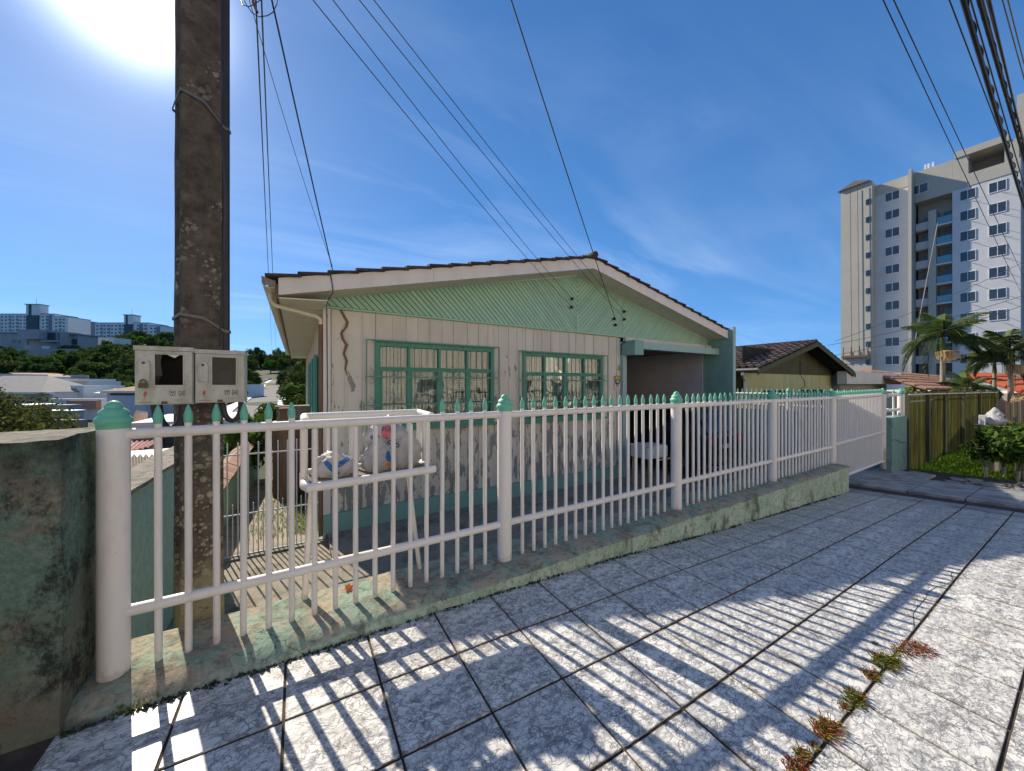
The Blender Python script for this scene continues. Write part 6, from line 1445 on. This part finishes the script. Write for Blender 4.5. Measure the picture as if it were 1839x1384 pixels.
# hillside trees
protos = [crown('crown', M['leaf'], 101, 34, 4.0, 3000, .42, .8), crown('crown', M['leaf'], 102, 40, 4.2, 3400, .36, .62, 1.1), crown('crown', M['leaf2'], 103, 30, 3.6, 2600, .38, .75), crown('crown', M['leaf'], 104, 26, 3.4, 2600, .34, 1.15, .8), crown('crown', M['leafbright'], 105, 26, 3.2, 2200, .36, .7)]
tp = [trunkmesh(5.0, .28, 7+i, M['bark']) for i in range(2)]
random.seed(88); n_t = 0
GL_ = ['dark rounded hillside tree', 'dark wide spreading hillside tree', 'olive tinted hillside tree', 'dark upright hillside tree', 'lighter green hillside tree']
def hp(px_, D):
    side = 'far left' if px_ < 60 else 'below the left blocks' if px_ < 140 else 'under the middle block' if px_ < 240 else 'beside the pole' if px_ < 330 else 'right of the pole' if px_ < 440 else 'by the house eave'
    return ', '+side+', '+('front row' if D < 110 else 'second row' if D < 135 else 'middle row' if D < 165 else 'upper row' if D < 240 else 'skyline')
def hilltree(px_, D, s, k=None):
    global n_t
    p = dep(px_, 690, D); k = random.choice([0, 0, 1, 1, 2, 3, 3, 4]) if k is None else k
    tree('hill_tree', protos[k], tp[n_t % 2], (p.x, p.y, terr(p.x, p.y)-.8), s, GL_[k]+hp(px_, D), 'far hill trees, '+['rounded', 'spreading', 'olive tinted', 'upright', 'lighter'][k]+hp(px_, D), random.random()*6, 4.6, random.uniform(.85, 1.2)); n_t += 1
for _ in range(30): hilltree(random.uniform(20, 240), random.uniform(98, 118), random.uniform(.55, .85))
for _ in range(46): hilltree(random.uniform(-30, 330), random.uniform(118, 150), random.uniform(.8, 1.15))
for _ in range(26): hilltree(random.uniform(130, 330), random.uniform(150, 185), random.uniform(.9, 1.3))
for _ in range(12): hilltree(random.uniform(-40, 60), random.uniform(150, 165), random.uniform(.6, .9))
for _ in range(16): hilltree(random.uniform(200, 330), random.uniform(215, 270), random.uniform(1.0, 1.4))
for _ in range(34): hilltree(random.uniform(330, 560), random.uniform(265, 330), random.uniform(1.3, 1.9))
for _ in range(20): hilltree(random.uniform(380, 448), random.uniform(140, 240), random.uniform(.9, 1.3))
for _ in range(12): hilltree(random.uniform(530, 590), random.uniform(150, 250), random.uniform(1.0, 1.3))
for _ in range(8): hilltree(random.uniform(395, 440), random.uniform(85, 130), random.uniform(.5, .8))
for px_, D, s, lb in ((15, 188, 1.25, 'dark tree in front of the far left grey house'), (512, 120, .75, 'slender light green roadside tree by the hill road'), (250, 95, .75, 'round clipped light green tree left of the pole'), (215, 92, .65, 'smaller round green tree beside the clipped one')):
    p = dep(px_, 690, D); tree('tree', protos[3 if px_ == 512 else 4], tp[0], (p.x, p.y, terr(p.x, p.y)-.8), s, lb, None, 1, 4.6, 1.5 if px_ == 512 else 1.0)
for i, (px_, D) in enumerate(((192, 100), (232, 112), (205, 108))):
    p = dep(px_, 690, D); t = thing('banana_palm', ['pale palm on the hillside above the villas', 'pale palm on the hillside near the pole', 'pale palm between the two hillside palms'][i], 'palm tree', (p.x, p.y, terr(p.x, p.y)))
    MB().tube([(0, 0, 0), (0, 0, 3.6)], .14, 6).build('trunk', M['palmtrunk'], t)
    for k in range(9): o = newobj('frond', fm[2], t, (0, 0, 3.6)); o.rotation_euler = (0, -random.uniform(-.2, .9), k*.7)
# parked cars and a pole on the far road
for i, (px_, D, s) in enumerate(((478, 215, -1), (485, 228, -1))):
    p = dep(px_, 690, D); t = thing('parked_car', ['pale parked car higher up on the far road', 'dark parked car at the top of the far road'][i], 'car', (p.x, p.y, terr(p.x, p.y)+.3), (0, 0, .05))
    MB().prism([(-2.1, .3), (2.1, .3), (2.1, .8), (1.2, .95), (.7, 1.45), (-1.2, 1.45), (-2.0, .95)], -.85, .85, 'x').build('body', M['porcelain' if i == 0 else 'car_paint'], t)
    for sx_ in (-.8, .8):
        for sy_ in (-1.3, 1.3): MB().tube([(sx_-.1, sy_, .32), (sx_+.1, sy_, .32)], .33, 10).build('wheel', M['rubber'], t)
p = dep(521, 690, 105); fp = thing('street_pole', 'thin grey street pole beside the far hill road', 'utility pole', (p.x, p.y, terr(p.x, p.y))); MB().tube([(0, 0, 0), (0, 0, 9.5)], [.16, .11], 8).build('shaft', M['cablegrey'], fp); MB().box(-.9, .9, -.05, .05, 8.8, 8.92).build('cross_arm', M['cablegrey'], fp)

# ================================================================== WEEDS in the joints
random.seed(99)
def weed(px_, py_, r_, red, label, n_=120, h=.05):
    r_ *= 1.0; n_ = int(n_*1.5); h *= .8; red *= .8
    c = onZ(px_, py_, .05)
    for _ in range(8): c = onZ(px_, py_, gz(c.x, c.y))
    z0_ = gz(c.x, c.y); m_ = MB()
    for k in range(n_):
        a = random.random()*6.28; d = random.random()**.7*r_; x_, y_ = math.cos(a)*d*1.3, math.sin(a)*d*.8; a2 = random.random()*6.28; l = random.uniform(.3, 1)*h; w = .0045
        tip = (x_+math.cos(a2)*l*.8, y_+math.sin(a2)*l*.8, l*random.uniform(.3, 1.0)); mid = ((x_+tip[0])/2+w, (y_+tip[1])/2+w, tip[2]*.65)
        m_.add([(x_, y_, 0), (mid[0]-2*w, mid[1], mid[2]), tip, mid], [(0, 1, 2, 3)], 0 if random.random() < red else 1)
    o = m_.build('weed', [M['weedred'], M['weedgreen']], None, (c.x, c.y, z0_-.004)); return tag(o, label, 'weed')
for a in ((1650, 1166, .085, .95, 'reddest weed tuft, farthest up the tile joint', 200, .05), (1622, 1172, .06, .6, 'small mixed weed tuft beside the reddest one', 100, .045), (1593, 1190, .075, .15, 'large bright green weed tuft with red edge in the joint', 220, .075), (1568, 1214, .05, .5, 'thin reddish green weed tuft below the large green one', 110, .05),
    (1535, 1256, .055, .2, 'yellow green weed tuft at a tile corner halfway down the joint', 160, .055), (1517, 1270, .03, .4, 'tiny weed tuft touching the yellow green one', 60, .035), (1487, 1310, .06, .6, 'bushy red and green weed tuft in the joint near the bottom', 200, .06), (1462, 1340, .02, .3, 'tiny weed sprig near the bottom of the joint', 40, .03), (1444, 1356, .035, .4, 'yellowish weed tuft second from the bottom edge', 90, .04), (1430, 1378, .045, .9, 'dark red weed tuft at the bottom edge', 120, .04), (1573, 1157, .012, .0, 'single small green sprout on the tile near the joint', 20, .03)):
    weed(*a)
for a in ((1283, 934, .06, .02, 'taller green weed clump growing at the foot of the low wall', 160, .12), (1232, 944, .04, .05, 'small dark green weed at the foot of the low wall', 90, .09), (1210, 953, .03, .05, 'tiny green weed left of the others at the low wall', 60, .06), (250, 1262, .07, .0, 'dark green weed at the near end of the low wall', 120, .05), (1046, 1016, .03, .05, 'tiny weed at the low wall below the middle bay', 40, .06)):
    weed(*a)

# ================================================================== WIRES
def wire(pts, r_, label, mat='cable', name='overhead_wire', grp=None):
    o = MB().tube(pts, r_, 6, cap=False).build(name, M[mat], None, None, None, True); return tag(o, label, 'wire', grp)
PT = lambda x, y, D=2.45: dep(x, y, D)
for i, (x0_, z_, px_, py_) in enumerate(((-.48, 4.70, 1028, 552), (-.48, 4.9, 1028, 537), (-.48, 5.05, 1123, 574), (-.48, 5.2, 1123, 560))):
    e = onY(px_, py_, YW-.17); wire(sag((x0_, 2.76, z_), e, .10), .0042, ['lowest of the four wires from the pole to the gable', 'second lowest of the four wires from the pole to the gable', 'second highest of the four wires from the pole to the gable', 'highest of the four wires from the pole to the gable'][i])
wire(sag(dep(880, -120, 3.4), onY(1106, 575, YW-.15), .05), .008, 'black wire dropping from above onto the gable insulators right of centre')
e = onY(597, 484, YR_-.06); wire(sag((-.42, 2.95, 5.6), e, .04), .0075, 'black service cable from the pole to the left roof edge'); wire(sag((-.55, 2.9, 5.2), e+Vector((0, 0, .05)), .12), .003, 'thin grey wire joining the service cable at the roof edge', 'cablegrey')
wire(sag(dep(452, -160, 3.2), dep(489, 640, 62), .0, 20), .0085, 'left one of two thin wires running down to the valley', 'cablegrey'); wire(sag(dep(463, -160, 3.2), dep(496, 640, 62), .0, 20), .0085, 'right one of two thin wires running down to the valley', 'cablegrey')
lp = [dep(436, -60, 2.5), dep(434, -20, 2.5), dep(440, 4, 2.5), dep(452, 22, 2.5), dep(465, 30, 2.5), dep(480, 28, 2.5), dep(490, 22, 2.5), dep(497, 8, 2.5), dep(501, -20, 2.5), dep(500, -60, 2.5)]
wire(lp, .003, 'wide slack cable loop hanging under the pole top', name='cable_loop'); wire([dep(428, -50, 2.52), dep(430, -10, 2.52), dep(436, 8, 2.52), dep(446, 12, 2.52), dep(456, 8, 2.52), dep(470, -2, 2.52), dep(488, -22, 2.52), dep(500, -60, 2.52)], .003, 'small slack cable loop hanging under the pole top', name='cable_loop')
wire([dep(448, -60, 2.48), dep(455, 5, 2.48), dep(462, 22, 2.48)], .009, 'short thick twisted cable end beside the pole top', 'brownwood', 'cable_end')
rw_ = [((1586, 0), (1726, 300), .007, 'leftmost overhead wire crossing the right sky'), ((1605, 0), (1745, 300), .007, 'second overhead wire from the left in the right sky'), ((1705, 0), (1796, 240), .008, 'single thin wire left of the thick twisted cable'), ((1730, 0), (1803, 250), .026, 'thickest twisted black cable in the upper right corner'),
    ((1743, 0), (1815, 250), .009, 'thin wire just right of the thick twisted cable'), ((1758, 0), (1822, 225), .020, 'dark twisted cable second in thickness in the upper right corner'), ((1765, 0), (1829, 240), .009, 'grey wire of the bundle in the upper right corner, left one'), ((1772, 0), (1833, 230), .009, 'grey wire of the bundle in the upper right corner, right one'),
    ((1777, 0), (1836, 250), .012, 'outermost dark wire of the bundle in the upper right corner'), ((1800, 0), (1836, 130), .007, 'faint thin wire nearest the right edge'), ((1810, 0), (1838, 110), .007, 'faint thin wire at the very corner')]
for i, (a, b_, r_, lb) in enumerate(rw_):
    z_ = 6.2 if r_ > .01 else 6.6; A, B2 = onZ(a[0], a[1], z_), onZ(b_[0], b_[1], z_); d = B2-A
    pts = [A+d*t+Vector((0, 0, .012*(t-.5)**2 if t < 9 else 0)) for t in [-.8+.45*k for k in range(16)]]
    if r_ > .012:
        o = wire(pts, r_, lb, 'cable')
        m2 = MB(); L_ = (pts[-1]-pts[0]).length; n2 = int(L_/.05); dn = (pts[-1]-pts[0]).normalized(); s1 = dn.cross(Vector((0, 0, 1))).normalized(); s2_ = dn.cross(s1)
        hp = [pts[0].lerp(pts[-1], k/n2)+(s1*math.cos(k*.5)+s2_*math.sin(k*.5))*r_*.85 for k in range(n2)]; m2.tube(hp, r_*.45, 4, cap=False).build('twisted_strand', M['cable'], o)
    else: wire(pts, r_, lb, 'cablegrey' if 'grey' in lb or 'faint' in lb else 'cable')
for i, (a, b_, D0, D1, lb) in enumerate((((1486, 640), (1839, 548), 22, 20, 'lowest thin wire crossing in front of the tower'), ((1486, 620), (1839, 530), 24, 22, 'middle thin wire crossing in front of the tower'), ((1500, 612), (1839, 470), 26, 24, 'highest thin wire crossing in front of the tower'), ((1632, 672), (1684, 400), 40, 45, 'steep pale rope in front of the recessed balconies'), ((1540, 352), (1572, 560), 60, 60, 'slanting thin rope on the beige end of the tower'))):
    wire(sag(dep(*a, D0), dep(*b_, D1), .25 if i < 3 else 0), .016 if i < 3 else .045, lb, 'cablegrey' if i < 3 else 'woodgrey')
